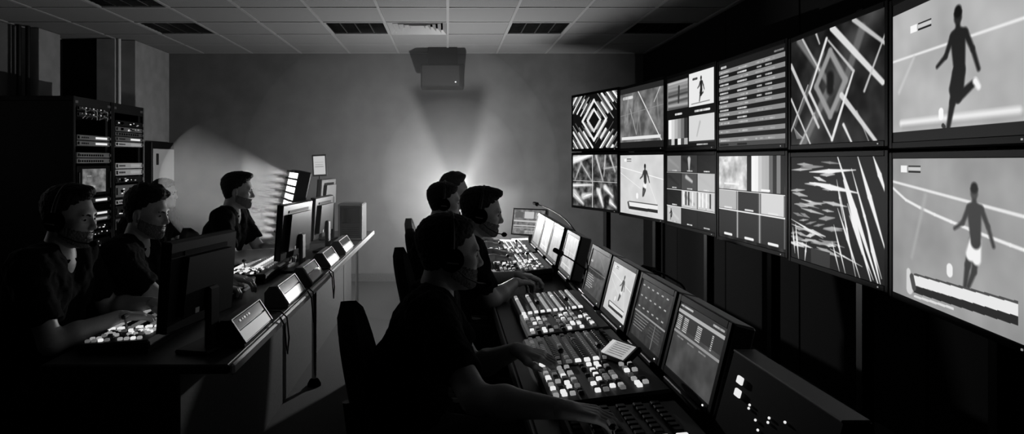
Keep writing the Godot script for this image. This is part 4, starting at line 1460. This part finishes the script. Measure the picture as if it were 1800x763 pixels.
func build_right_desk() -> void:
	var t := thing("control_desk", "long black desk under the operators in headsets", "desk", P(0.65, 0, 3.7))
	var o := t.position
	part("worktop", Geo.new().box(P(0.665, 0.72, 3.7) - o, Vector3(0.85, 0.035, 5.3), 0.006).mesh(), mats.desk_laminate, t)
	part("edge_trim", Geo.new().box(P(0.234, 0.72, 3.7) - o, Vector3(0.014, 0.038, 5.3), 0.005).mesh(), mats.grey_plastic, t)
	part("monitor_shelf", Geo.new().box(P(0.88, 0.768, 3.28) - o, Vector3(0.36, 0.06, 4.26), 0.004).mesh(), mats.desk_laminate, t)
	part("back_panel", bx(P(0.95, 0.35, 3.7) - o, Vector3(0.03, 0.7, 5.2), 0.003), mats.rack_black, t)
	for d in [1.12, 2.8, 4.5, 6.25]:
		part("support_panel", bx(P(0.7, 0.35, d) - o, Vector3(0.48, 0.7, 0.03), 0.003), mats.rack_black, t)
	var dk := 0.738
	var pl := "switcher panel of lit buttons, "
	switcher(pl + "between the crossed hands and the small tilted display", P(0.49, dk, 3.03), 7.0, 0.76, 0.34, "", 11, {"levels": [4, 1, 4, 1, 4, 3, 4, 1, 3, 4, 1], "cross": 0.5, "rows": 10})
	switcher(pl + "with a small tilted display, under a headset man's hands", P(0.475, dk, 2.26), 7.0, 0.7, 0.36, "", 12, {"levels": [2, 2, 1, 2, 2, 1, 2, 2, 1, 1], "cross": 0.48, "rows": 10, "white": 0.8, "display": Vector3(0.02, 0, -0.11)})
	switcher(pl + "opposite the two pale-screened monitors", P(0.49, dk, 4.44), 7.0, 0.7, 0.34, "", 13, {"levels": [4, 1, 4, 3, 4, 1, 3, 4], "cross": 0.42, "rows": 8, "step": 0.03})
	switcher(pl + "beside the sheets of paper at the desk's end", P(0.49, dk, 5.2), 7.0, 0.72, 0.34, "", 14, {"levels": [5, 3, 5, 4, 3, 4, 4, 3], "cross": 0.5, "rows": 8, "step": 0.03})
	switcher("dark panel with a few lit keys beside the intercom box", P(0.48, dk, 1.62), 5.0, 0.5, 0.34, "", 15, {"levels": [0], "cross": 0.45, "rows": 6, "step": 0.03, "levers": 1, "idle": true})
	# desk monitors
	var ms := [
		[1.9, "clip_table", 0.8, "small desk monitor showing a table of short white bars under a pale bar"],
		[2.31, "timeline", 0.75, "small desk monitor with rows of dots above a timeline"],
		[2.735, "attacker", 0.85, "small desk monitor showing a bright pitch with a footballer"],
		[3.15, "text_log", 0.75, "small desk monitor showing a dim log of text lines"],
		[3.85, "bright_field", 0.75, "small bright desk monitor standing apart behind a microphone"],
		[4.35, "pale_menu", 0.85, "small pale desk monitor, third in the row from the turned monitor"],
		[4.755, "bright_field", 0.9, "small bright desk monitor between two paler ones"],
		[5.16, "pale_menu", 0.6, "small dim grey desk monitor ending the row by the turned monitor"]]
	for m in ms:
		monitor("desk_monitor", m[3], P(0.685, 0.798, m[0]), -90.0, 0.345, 0.205, 0.042, 14.0, m[1], m[2], {"thick": 0.06, "bezel": 0.022, "case": "pod_grey", "group": "small monitors in a row on the black desk"})
	monitor("desk_monitor", "small monitor with editing windows turned across the end of the desk", P(0.7, 0.738, 5.78), -32.0, 0.3, 0.215, 0.1, 12.0, "editor", 0.8, {"bezel": 0.012})
	# intercom box at the near end
	var ic := thing("intercom_box", "black sloping intercom box with two lit squares and small lamps", "intercom", P(0.72, 0.798, 1.44))
	part("casing", Geo.new().prism([Vector2(-0.05, 0.0), Vector2(0.1, 0.0), Vector2(0.06, 0.2), Vector2(0.005, 0.2)], -0.23, 0.23, Transform3D()).mesh(), mats.flat_black, ic)
	part("top_strip", Geo.new().box(Vector3(0.03, 0.203, 0), Vector3(0.055, 0.006, 0.46), 0.002).mesh(), mats.pod_grey, ic)
	var sb := Basis(Vector3(0, 0, 1), -0.2685)
	var sx := Transform3D(sb, Vector3(-0.05, 0.0, 0))
	for q in [[0.155, -0.16], [0.125, -0.155]]:
		part("lighted_key", Geo.new().box(Vector3(-0.002, q[0], q[1]), Vector3(0.008, 0.018, 0.026), 0.002).mesh(), mats.button_bright, ic, sx)
	for q in [[0.12, -0.09], [0.112, -0.09], [0.1, -0.05], [0.125, 0.0], [0.115, 0.0], [0.085, -0.03], [0.14, 0.06]]:
		part("led", Geo.new().ball(Vector3(-0.002, q[0], q[1]), Vector3(0.003, 0.0032, 0.0032), 8).mesh(), mats.button_bright, ic, sx)
	var pd := thing("pocket_display", "little lit display lying at the foot of the intercom box", "display", P(0.615, 0.74, 1.3), deg_to_rad(-90))
	part("case", Geo.new().box(Vector3(0, 0.03, -0.006), Vector3(0.09, 0.07, 0.012), 0.003, Basis(Vector3(1, 0, 0), -0.5)).mesh(), mats.matte_plastic, pd)
	var pp := Node3D.new()
	pp.name = "panel"
	pd.add_child(pp)
	pp.transform = Transform3D(Basis(Vector3(1, 0, 0), -0.5), Vector3(0, 0.03, 0.001))
	lit_screen("screen", pp, Vector3(0, 0, 0.0012), 0.078, 0.056, "small_list", 0.4, false)
	# microphones
	gooseneck("gooseneck microphone arching over the pale desk monitors", [P(0.86, 0.798, 4.0), P(0.84, 0.95, 4.05), P(0.8, 1.075, 4.4), P(0.74, 1.13, 4.8), P(0.68, 1.15, 5.05)])
	gooseneck("short gooseneck microphone in front of the bright single monitor", [P(0.8, 0.798, 3.5), P(0.79, 0.86, 3.51), P(0.74, 0.9, 3.55), P(0.67, 0.945, 3.63), P(0.63, 0.965, 3.68)])
	gooseneck("gooseneck microphone curving behind the timeline monitor", [P(0.93, 0.798, 2.5), P(0.93, 0.92, 2.5), P(0.91, 1.0, 2.55), P(0.86, 1.03, 2.63), P(0.83, 1.035, 2.68)])
	# papers and cables
	for q in [[0.42, 5.96, 12.0, "beside the lit panel"], [0.56, 6.12, -9.0, "between two other sheets"], [0.72, 6.24, 20.0, "behind the turned monitor"]]:
		var pa := thing("paper_sheet", "white paper sheet on the black desk " + q[3], "paper", P(q[0], 0.7375, q[1]), deg_to_rad(q[2]), "papers at the desk end")
		part("sheet", Geo.new().box(Vector3(0, 0.002, 0), Vector3(0.2, 0.003, 0.13), 0.0).mesh(), mats.paper, pa)
	var cb := [["black cable looped on the desk beside the crossed hands", [P(0.5, 0.744, 3.62), P(0.56, 0.744, 3.7), P(0.62, 0.744, 3.66), P(0.64, 0.744, 3.55), P(0.6, 0.744, 3.5), P(0.52, 0.744, 3.55)]],
		["black cable coiled under the clip table monitor", [P(0.68, 0.742, 1.95), P(0.69, 0.742, 1.8), P(0.66, 0.742, 1.7), P(0.69, 0.742, 1.62), P(0.685, 0.742, 1.5)]]]
	for q in cb:
		var t2 := thing("cable", q[0], "cable", q[1][0])
		part("cord", Geo.new().tube(q[1].map(func(v): return v - q[1][0]), 0.005, 6).mesh(), mats.grey_plastic, t2)

func build_left_desk() -> void:
	var t := thing("control_desk", "long desk with a pale front panel under the bearded men", "desk", P(-1.12, 0, 4.66))
	var o := t.position
	part("worktop", Geo.new().box(P(-1.13, 0.727, 4.66) - o, Vector3(0.68, 0.035, 4.56), 0.006).mesh(), mats.desk_laminate, t)
	part("edge_trim", Geo.new().box(P(-0.779, 0.727, 4.66) - o, Vector3(0.02, 0.042, 4.56), 0.008).mesh(), mats.desk_edge, t)
	part("front_panel", bx(P(-1.02, 0.355, 4.68) - o, Vector3(0.03, 0.705, 4.4), 0.003), mats.desk_panel, t)
	part("end_panel", bx(P(-1.2, 0.355, 2.5) - o, Vector3(0.38, 0.705, 0.03), 0.003), mats.desk_laminate, t)
	part("end_panel", bx(P(-1.2, 0.355, 6.86) - o, Vector3(0.38, 0.705, 0.03), 0.003), mats.desk_laminate, t)
	for d in [4.35, 6.4]:
		var l := part("leg", Geo.new().tube([P(-0.88, 0.02, d) - o, P(-0.88, 0.71, d) - o], 0.016, 10).mesh(), mats.chrome, t)
		part("foot", Geo.new().lathe([Vector2(0.016, 0.05), Vector2(0.03, 0.04), Vector2(0.045, 0.012), Vector2(0.045, 0.0)], 16, at(P(-0.88, 0.0, d) - o)).mesh(), mats.chrome, l)
	var dk := 0.745
	var pl := "mixing panel of lit buttons "
	switcher(pl + "under the hands of the man in the thin headset", P(-1.27, dk, 2.9), 4.0, 0.8, 0.28, "", 21, {"white": 0.88, "levels": [4, 1, 3, 0, 3, 0, 1], "cross": 0.7, "rows": 6, "step": 0.026, "levers": 1})
	switcher(pl + "in front of the man lit by the striped light", P(-1.24, dk, 4.45), 4.0, 1.0, 0.3, "", 22, {"levels": [5, 4, 2, 5, 4, 3], "cross": 0.7, "rows": 6, "step": 0.05, "levers": 1})
	switcher(pl + "between the two bearded men and the black monitor", P(-1.27, dk, 3.62), 4.0, 0.56, 0.28, "", 23, {"white": 0.85, "levels": [3, 4, 1, 3, 1], "cross": 0.6, "rows": 5, "step": 0.05, "levers": 1})
	monitor("computer_monitor", "large black monitor seen from behind, beside the man in the thin headset", P(-1.005, dk, 2.61), -102.0, 0.42, 0.3, 0.125, 4.0, "grey_desktop", 0.75, {"thick": 0.035, "hump": true})
	monitor("computer_monitor", "black monitor with a shiny back, in front of the striped light", P(-1.06, dk, 4.45), -96.0, 0.56, 0.32, 0.12, 4.0, "grey_desktop", 0.8, {"thick": 0.035, "hump": true, "pale_neck": true, "case": "gloss_black"})
	monitor("computer_monitor", "black monitor seen from behind, next to the pale equipment case", P(-1.06, dk, 5.4), -95.0, 0.5, 0.3, 0.13, 4.0, "grey_desktop", 0.8, {"thick": 0.035, "hump": true, "pale_neck": true, "case": "gloss_black"})
	monitor("computer_monitor", "raised monitor behind the pale equipment case at the desk's end", P(-1.17, dk, 6.2), -97.0, 0.4, 0.24, 0.31, 4.0, "grey_desktop", 0.6, {"thick": 0.04, "hump": true, "case": "pod_grey"})
	# equipment case
	var ec := thing("equipment_case", "boxy grey equipment case with a dark front on the side desk", "case", P(-0.9, dk, 6.1))
	part("casing", Geo.new().box(Vector3(0, 0.17, -0.14), Vector3(0.23, 0.34, 0.28), 0.01).mesh(), mats.pod_grey, ec)
	var fr := Geo.new()
	for s in [-1.0, 1.0]:
		fr.box(Vector3(s * 0.105, 0.17, 0.004), Vector3(0.016, 0.33, 0.014), 0.003)
		fr.box(Vector3(0, 0.17 + s * 0.158, 0.004), Vector3(0.2, 0.016, 0.014), 0.003)
	part("frame", fr.mesh(), mats.pale_plastic, ec)
	part("front", Geo.new().box(Vector3(0, 0.23, 0.002), Vector3(0.17, 0.14, 0.006), 0.002).mesh(), mats.dark_glass, ec)
	for k in 5:
		part("vent_slot", bx(Vector3(0, 0.05 + 0.018 * k, 0.001), Vector3(0.16, 0.007, 0.006)), mats.bezel, ec)
	# tablet on a pole
	var tb := thing("tablet_display", "small upright lit tablet on a pole above the side desk", "tablet", P(-1.33, dk, 6.85))
	part("pole", Geo.new().tube([Vector3(0, 0.01, 0), Vector3(0, 0.66, -0.02)], 0.01, 8).mesh(), mats.black_metal, tb)
	part("base", Geo.new().lathe([Vector2(0, 0.014), Vector2(0.06, 0.01), Vector2(0.065, 0.0)], 18).mesh(), mats.black_metal, tb)
	part("casing", Geo.new().box(Vector3(0.0, 0.69, 0.0), Vector3(0.15, 0.225, 0.014), 0.004, Basis(Vector3(0, 0, 1), 0.05)).mesh(), mats.matte_plastic, tb)
	var tp := Node3D.new()
	tp.name = "panel"
	tb.add_child(tp)
	tp.transform = Transform3D(Basis(Vector3(0, 0, 1), 0.05), Vector3(0.0, 0.69, 0.0085))
	lit_screen("screen", tp, Vector3.ZERO, 0.12, 0.19, "tablet_page", 0.85, false)
	# the row of talkback panels along the desk edge
	var us := [[2.8, 0.4, "dark talkback panel with small lit keys beside the large black monitor", true], [3.5, 0.38, "talkback panel with a pale plate, next to the dark one", false], [4.06, 0.34, "talkback panel with a pale plate, beside the chrome desk leg", false], [4.68, 0.36, "talkback panel with a pale plate, last but one before the equipment case", false], [5.38, 0.42, "talkback panel with a pale plate, ending the row at the equipment case", false]]
	for u in us:
		edge_panel(u[2], P(-0.85, dk, u[0]), 90.0, u[1], 0.105, u[3])
	# cables hanging over the edge
	for q in [[3.15, "thin black cable hanging off the desk edge by the dark talkback panel"], [3.75, "thin black cable hanging off the desk edge by the second talkback panel"], [4.4, "thin black cable hanging off the desk edge by the third talkback panel"]]:
		var cb := thing("cable", q[1], "cable", P(-0.86, dk, q[0]))
		part("cord", Geo.new().tube([Vector3(0, 0.02, 0), Vector3(0.07, 0.025, 0.03), Vector3(0.105, 0.0, 0.05), Vector3(0.11, -0.1, 0.03), Vector3(0.108, -0.17, 0.05), Vector3(0.112, -0.12, 0.09), Vector3(0.108, -0.02, 0.11), Vector3(0.09, 0.02, 0.12)], 0.004, 6).mesh(), mats.rubber, cb)
	striped_light()

func striped_light() -> void:
	# a louvred light panel on a short foot; bright strips between black slats
	var t := thing("louvred_light", "bright light panel of horizontal strips between black slats on the side desk", "light", P(-1.37, 0.745, 5.3), deg_to_rad(-69))
	var xf := Transform3D(Basis(Vector3(1, 0, 0), deg_to_rad(-12)), Vector3(0, 0.1, 0))
	part("housing", Geo.new().box(Vector3(0, 0.28, -0.07), Vector3(0.5, 0.6, 0.1), 0.01).mesh(), mats.matte_plastic, t, xf)
	part("stand", Geo.new().box(Vector3(0, 0.07, -0.08), Vector3(0.12, 0.14, 0.05), 0.006).mesh(), mats.matte_plastic, t)
	part("foot", Geo.new().box(Vector3(0, 0.008, -0.06), Vector3(0.26, 0.016, 0.18), 0.004).mesh(), mats.matte_plastic, t)
	for k in 10:
		var y := 0.02 + 0.057 * k
		part("light_strip", bx(Vector3(0, y, -0.017), Vector3(0.46, 0.042, 0.004)), mats.strip_glow, t, xf)
		part("slat", Geo.new().box(Vector3(0, y + 0.0285, -0.005), Vector3(0.47, 0.014, 0.03)).mesh(), mats.matte_plastic, t, xf)
		var l := SpotLight3D.new()
		l.name = "strip_light"
		t.add_child(l, true)
		l.transform = xf * Transform3D(Basis(Vector3.UP, PI) * Basis(Vector3(1, 0, 0), deg_to_rad(2.0)), Vector3(0, y, 0.03))
		l.light_energy = STRIP
		l.light_size = 0.02
		l.spot_angle = 17.0
		l.spot_angle_attenuation = 0.3
		l.spot_range = 12.0
		l.spot_attenuation = 2.0
		l.shadow_enabled = true

func work_lamp() -> void:
	# the lamp behind the farthest operator: a bare bulb on a tripod with added flaps
	var b := P(0.1, 0, 6.62)
	var t := thing("work_lamp", "small bright lamp with added black shade flaps on a tripod by the grey end wall", "lamp", b)
	for k in 3:
		var a := TAU * k / 3.0 + 0.5
		part("leg", Geo.new().tube([Vector3(0, 0.4, 0), Vector3(cos(a) * 0.3, 0.01, sin(a) * 0.3)], 0.009, 8).mesh(), mats.black_metal, t)
	part("pole", Geo.new().tube([Vector3(0, 0.35, 0), Vector3(0, 1.0, 0)], 0.011, 8).mesh(), mats.black_metal, t)
	part("holder", Geo.new().lathe([Vector2(0.0, 1.115), Vector2(0.02, 1.11), Vector2(0.022, 1.0), Vector2(0.0, 1.0)], 14).mesh(), mats.black_metal, t)
	part("bulb", Geo.new().ball(Vector3(0, 1.14, 0), Vector3(0.016, 0.024, 0.016), 14).mesh(), mats.bulb_glow, t)
	# black flaps added to cast shade: one before the wall, one towards the displays
	var c0 := Vector3(0, 1.14, 0)
	for fp in [[Vector3(-0.076, 0.17, -0.2), Vector3(0.05, 0.17, -0.2), Vector3(0.022, 0.02, -0.2), Vector3(-0.014, 0.02, -0.2)], [Vector3(0.052, 0.088, -0.045), Vector3(0.072, 0.072, 0.06), Vector3(0.095, 0.014, 0.08), Vector3(0.085, 0.014, -0.06)]]:
		var fl := Geo.new()
		var o: Vector3 = (fp[0] + fp[2]).normalized()
		fl.poly(fp.map(func(v): return v + c0), o)
		fl.poly(fp.map(func(v): return v + c0 - o * 0.002), -o)
		for k in 4:
			fl.poly([fp[k] + c0, fp[(k + 1) % 4] + c0, fp[(k + 1) % 4] + c0 - o * 0.002, fp[k] + c0 - o * 0.002], fp[k] - (fp[0] + fp[2]) / 2)
		part("added_flap", fl.mesh(), mats.flat_black, t)
	part("added_flap_arm", Geo.new().tube([Vector3(0.02, 1.04, 0), Vector3(0.08, 1.07, 0.0), Vector3(0.09, 1.155, 0.0)], 0.003, 6).mesh(), mats.black_metal, t)
	part("added_flap_arm", Geo.new().tube([Vector3(0.0, 1.03, -0.02), Vector3(0.004, 1.06, -0.19), Vector3(0.003, 1.18, -0.202)], 0.003, 6).mesh(), mats.black_metal, t)
	var l := OmniLight3D.new()
	l.name = "bulb_light"
	t.add_child(l)
	l.position = Vector3(0, 1.14, 0)
	l.light_energy = BULB
	l.light_size = 0.013
	l.omni_range = 14.0
	l.omni_attenuation = 2.0
	l.shadow_enabled = true

func build_racks() -> void:
	var yr := func(px: float, d: float) -> float: return 1.48 - (px - 283.0) * d / 1160.0
	var u1 := []
	for q in [[199, 208, "cables"], [189, 198, "cables"], [248, 257, "display"], [238, 247, "display"], [278, 287, "switch"], [268, 277, "switch"], [291, 343, "screen"], [347, 357, "display"], [360, 369, "blank"], [371, 380, "display"], [381, 390, "pale"], [394, 404, "leds"], [406, 416, "leds"], [420, 440, "leds"], [444, 454, "leds"], [466, 480, "display"], [482, 492, "leds"]]:
		u1.append([yr.call(q[1], 5.77), yr.call(q[0], 5.77) - yr.call(q[1], 5.77), q[2]])
	var u2 := []
	for q in [[213, 223, "leds"], [224, 232, "grey"], [233, 240, "vent"], [241, 249, "display"], [250, 258, "pale"], [286, 296, "pale"], [297, 308, "pale"], [310, 321, "leds"], [324, 345, "grey"], [349, 357, "pale"], [359, 378, "leds"], [381, 400, "vent"], [404, 414, "leds"], [418, 436, "leds"], [440, 460, "vent"]]:
		u2.append([yr.call(q[1], 6.4), yr.call(q[0], 6.4) - yr.call(q[1], 6.4), q[2]])
	rack("black equipment rack with a small monitor between its units", P(-3.1, 0, 5.77), 90.0, 0.63, 2.02, 0.85, u1, 1)
	rack("black equipment rack of pale units beside the corner pier", P(-3.1, 0, 6.41), 90.0, 0.63, 2.02, 0.85, u2, 2)
	var ec := thing("wall_cabinet", "pale metal wall cabinet with a handle beyond the racks", "cabinet", P(-3.415, 0.7, 7.74))
	part("body", Geo.new().box(Vector3(0.04, 0.5, 0), Vector3(0.08, 1.0, 0.6), 0.006).mesh(), mats.black_metal, ec)
	var dr := part("door", Geo.new().box(Vector3(0.085, 0.47, 0), Vector3(0.012, 0.9, 0.56), 0.004).mesh(), mats.pale_plastic, ec)
	part("handle", Geo.new().box(Vector3(0.1, 0.8, 0.2), Vector3(0.02, 0.13, 0.03), 0.004).mesh(), mats.black_metal, dr)

func build_speaker() -> void:
	var t := thing("loudspeaker", "black loudspeaker with a tiny white lamp hung high on the grey end wall", "loudspeaker", P(-0.06, 2.33, 7.72))
	part("cabinet", Geo.new().box(Vector3(0, 0.13, 0), Vector3(0.5, 0.27, 0.3), 0.012).mesh(), mats.flat_black, t)
	part("grille", Geo.new().box(Vector3(-0.02, 0.13, 0.154), Vector3(0.43, 0.23, 0.012), 0.004).mesh(), mats.foam, t)
	part("bracket", Geo.new().box(Vector3(0, 0.37, -0.02), Vector3(0.34, 0.24, 0.12), 0.006).mesh(), mats.flat_black, t)
	part("wall_arm", Geo.new().box(Vector3(0, 0.16, -0.26), Vector3(0.08, 0.06, 0.24), 0.004).mesh(), mats.black_metal, t)
	part("power_led", Geo.new().ball(Vector3(0.15, 0.055, 0.163), Vector3(0.009, 0.009, 0.005), 10).mesh(), mats.led_white, t)

func build_people() -> void:
	var hs := "dark headset worn by the "
	var R := [
		{"label": "man in black with a headset reaching over the panel with the small tilted display", "head": P(0.016, 1.162, 2.28), "lean": 0.1, "turn": 8.0, "nod": -4.0, "right": P(0.3, 0.83, 1.73), "left": P(0.24, 0.83, 2.27), "rpole": Vector3(0.1, -0.8, 0.6), "hair": 0, "beard": true, "headset": hs + "man reaching over the tilted small display", "grip": 0.5, "hand_side": 0.3},
		{"label": "man with swept-up hair, boom microphone and headset leaning over crossed hands", "head": P(0.19, 1.205, 3.5), "lean": 0.16, "turn": -6.0, "nod": -8.0, "right": P(0.37, 0.815, 3.62), "left": P(0.4, 0.815, 3.84), "hair": 1, "beard": true, "headset": hs + "man with swept-up hair", "grip": 0.6},
		{"label": "man with a headset half hidden between the swept-up hair and the rim-lit head", "head": P(-0.01, 1.205, 4.4), "lean": 0.1, "turn": 0.0, "nod": -3.0, "right": P(0.31, 0.83, 4.45), "left": P(0.33, 0.83, 4.72), "hair": 0, "headset": hs + "man half hidden in the row", "grip": 0.6},
		{"label": "man with rim-lit hair in front of the work lamp, no headset", "head": P(0.065, 1.25, 5.3), "lean": 0.1, "turn": 5.0, "nod": 0.0, "right": P(0.31, 0.83, 5.15), "left": P(0.33, 0.83, 5.45), "hair": 2, "grip": 0.6},
		{"label": "bearded man in black with a thin headset beside the large black monitor", "head": P(-1.565, 1.245, 2.75), "lean": 0.1, "turn": -6.0, "nod": -5.0, "right": P(-1.36, 0.835, 2.74), "left": P(-1.34, 0.835, 3.0), "hair": 1, "beard": true, "headset": hs + "bearded man at the lit mixing panel", "grip": 0.6},
		{"label": "man in a black polo shirt seated between the bearded man and the black monitor", "head": P(-1.485, 1.222, 3.28), "lean": 0.1, "turn": -8.0, "nod": -8.0, "right": P(-1.2, 0.84, 3.36), "left": P(-1.2, 0.84, 3.62), "hair": 2, "beard": true, "grip": 0.6},
		{"label": "man in a polo shirt sitting in the beam of the striped light", "head": P(-1.49, 1.265, 4.72), "lean": 0.12, "turn": 6.0, "nod": -4.0, "right": P(-1.2, 0.86, 4.5), "left": P(-1.2, 0.86, 4.78), "hair": 1, "beard": true, "grip": 0.6},
		{"label": "man in the haze behind the others, near the wall cabinet", "head": P(-2.5, 1.19, 5.85), "lean": 0.08, "turn": 0.0, "nod": -3.0, "right": P(-2.24, 0.72, 5.75), "left": P(-2.24, 0.72, 6.0), "hair": 0, "beard": false, "grip": 0.4},
	]
	var chairs := [[-0.02, 2.25, "dark office chair of the man by the small tilted display", 1.0], [0.05, 3.66, "dark office chair of the man with swept-up hair", 1.0], [0.05, 4.68, "dark office chair of the half hidden headset man", 1.0], [0.0, 5.4, "dark office chair in front of the work lamp", 1.01],
		[-1.6, 2.75, "dark office chair of the bearded man in the thin headset", 0.98], [-1.5, 3.28, "dark office chair of the man in the black polo shirt", 0.98], [-1.55, 4.72, "dark office chair of the man in the light beam", 1.0], [-2.55, 5.85, "dark office chair of the man in the haze", 0.98]]
	for i in R.size():
		person(R[i])
		office_chair(P(chairs[i][0], 0, chairs[i][1]), 0.0, chairs[i][2], chairs[i][3])

func build_haze() -> void:
	# stage haze thickens towards the lamp by the grey end wall
	var banks := [[Vector3(2.8, 2.6, 3.7), P(-0.4, 1.38, 6.1), 0.9, "thin stage haze hanging between the desks and the grey end wall"], [Vector3(1.4, 1.6, 2.0), P(0.05, 1.3, 6.5), 1.0, "puff of stage haze round the work lamp"], [Vector3(1.2, 1.1, 1.2), P(-1.65, 1.3, 5.25), 0.9, "streaming stage haze before the striped light"]]
	for b in banks:
		var f := FogVolume.new()
		f.name = numbered("haze")
		f.shape = RenderingServer.FOG_VOLUME_SHAPE_ELLIPSOID
		f.size = b[0]
		f.position = b[1]
		var m := FogMaterial.new()
		m.resource_name = "haze"
		m.density = HAZE * b[2]
		m.albedo = Color(0.95, 0.95, 0.95)
		f.material = m
		meta(f, b[3], "haze", "", "stuff")
		add_child(f)

# ---------------------------------------------------------------- light levels
const BULB := 4.3
const STRIP := 6.0
const HAZE := 0.032
const EXPOSURE := 1.0

func _ready() -> void:
	# camera: level, looking at the far wall; the frame is cut off-centre from a 24 mm view
	var cam := Camera3D.new()
	cam.name = "camera"
	add_child(cam)
	var near := 0.05
	var f := 1160.0
	cam.set_frustum(near * 763.0 / f, Vector2(near * (900.0 - 787.0) / f, -near * (381.5 - 283.0) / f), near, 60.0)
	cam.position = Vector3(0, 1.48, 0)
	cam.current = true
	var we := WorldEnvironment.new()
	we.name = "environment"
	var e := Environment.new()
	e.background_mode = Environment.BG_COLOR
	e.background_color = Color(0, 0, 0)
	e.tonemap_mode = Environment.TONE_MAPPER_LINEAR
	e.tonemap_exposure = EXPOSURE
	e.volumetric_fog_enabled = true
	e.volumetric_fog_density = 0.0
	e.sdfgi_enabled = true
	e.ssao_enabled = true
	e.ssil_enabled = true
	we.environment = e
	add_child(we)
	make_materials()
	mat("pod_grey", 0.3, 0.5)
	mat("reflector", 0.8, 0.5)
	mat("gloss_black", 0.1, 0.3)
	glow("strip_glow", 3.0)
	glow("bulb_glow", 4.0)
	build_room()
	build_ceiling()
	work_lamp()
	build_video_wall()
	build_right_desk()
	build_left_desk()
	build_racks()
	build_speaker()
	build_people()
	build_haze()
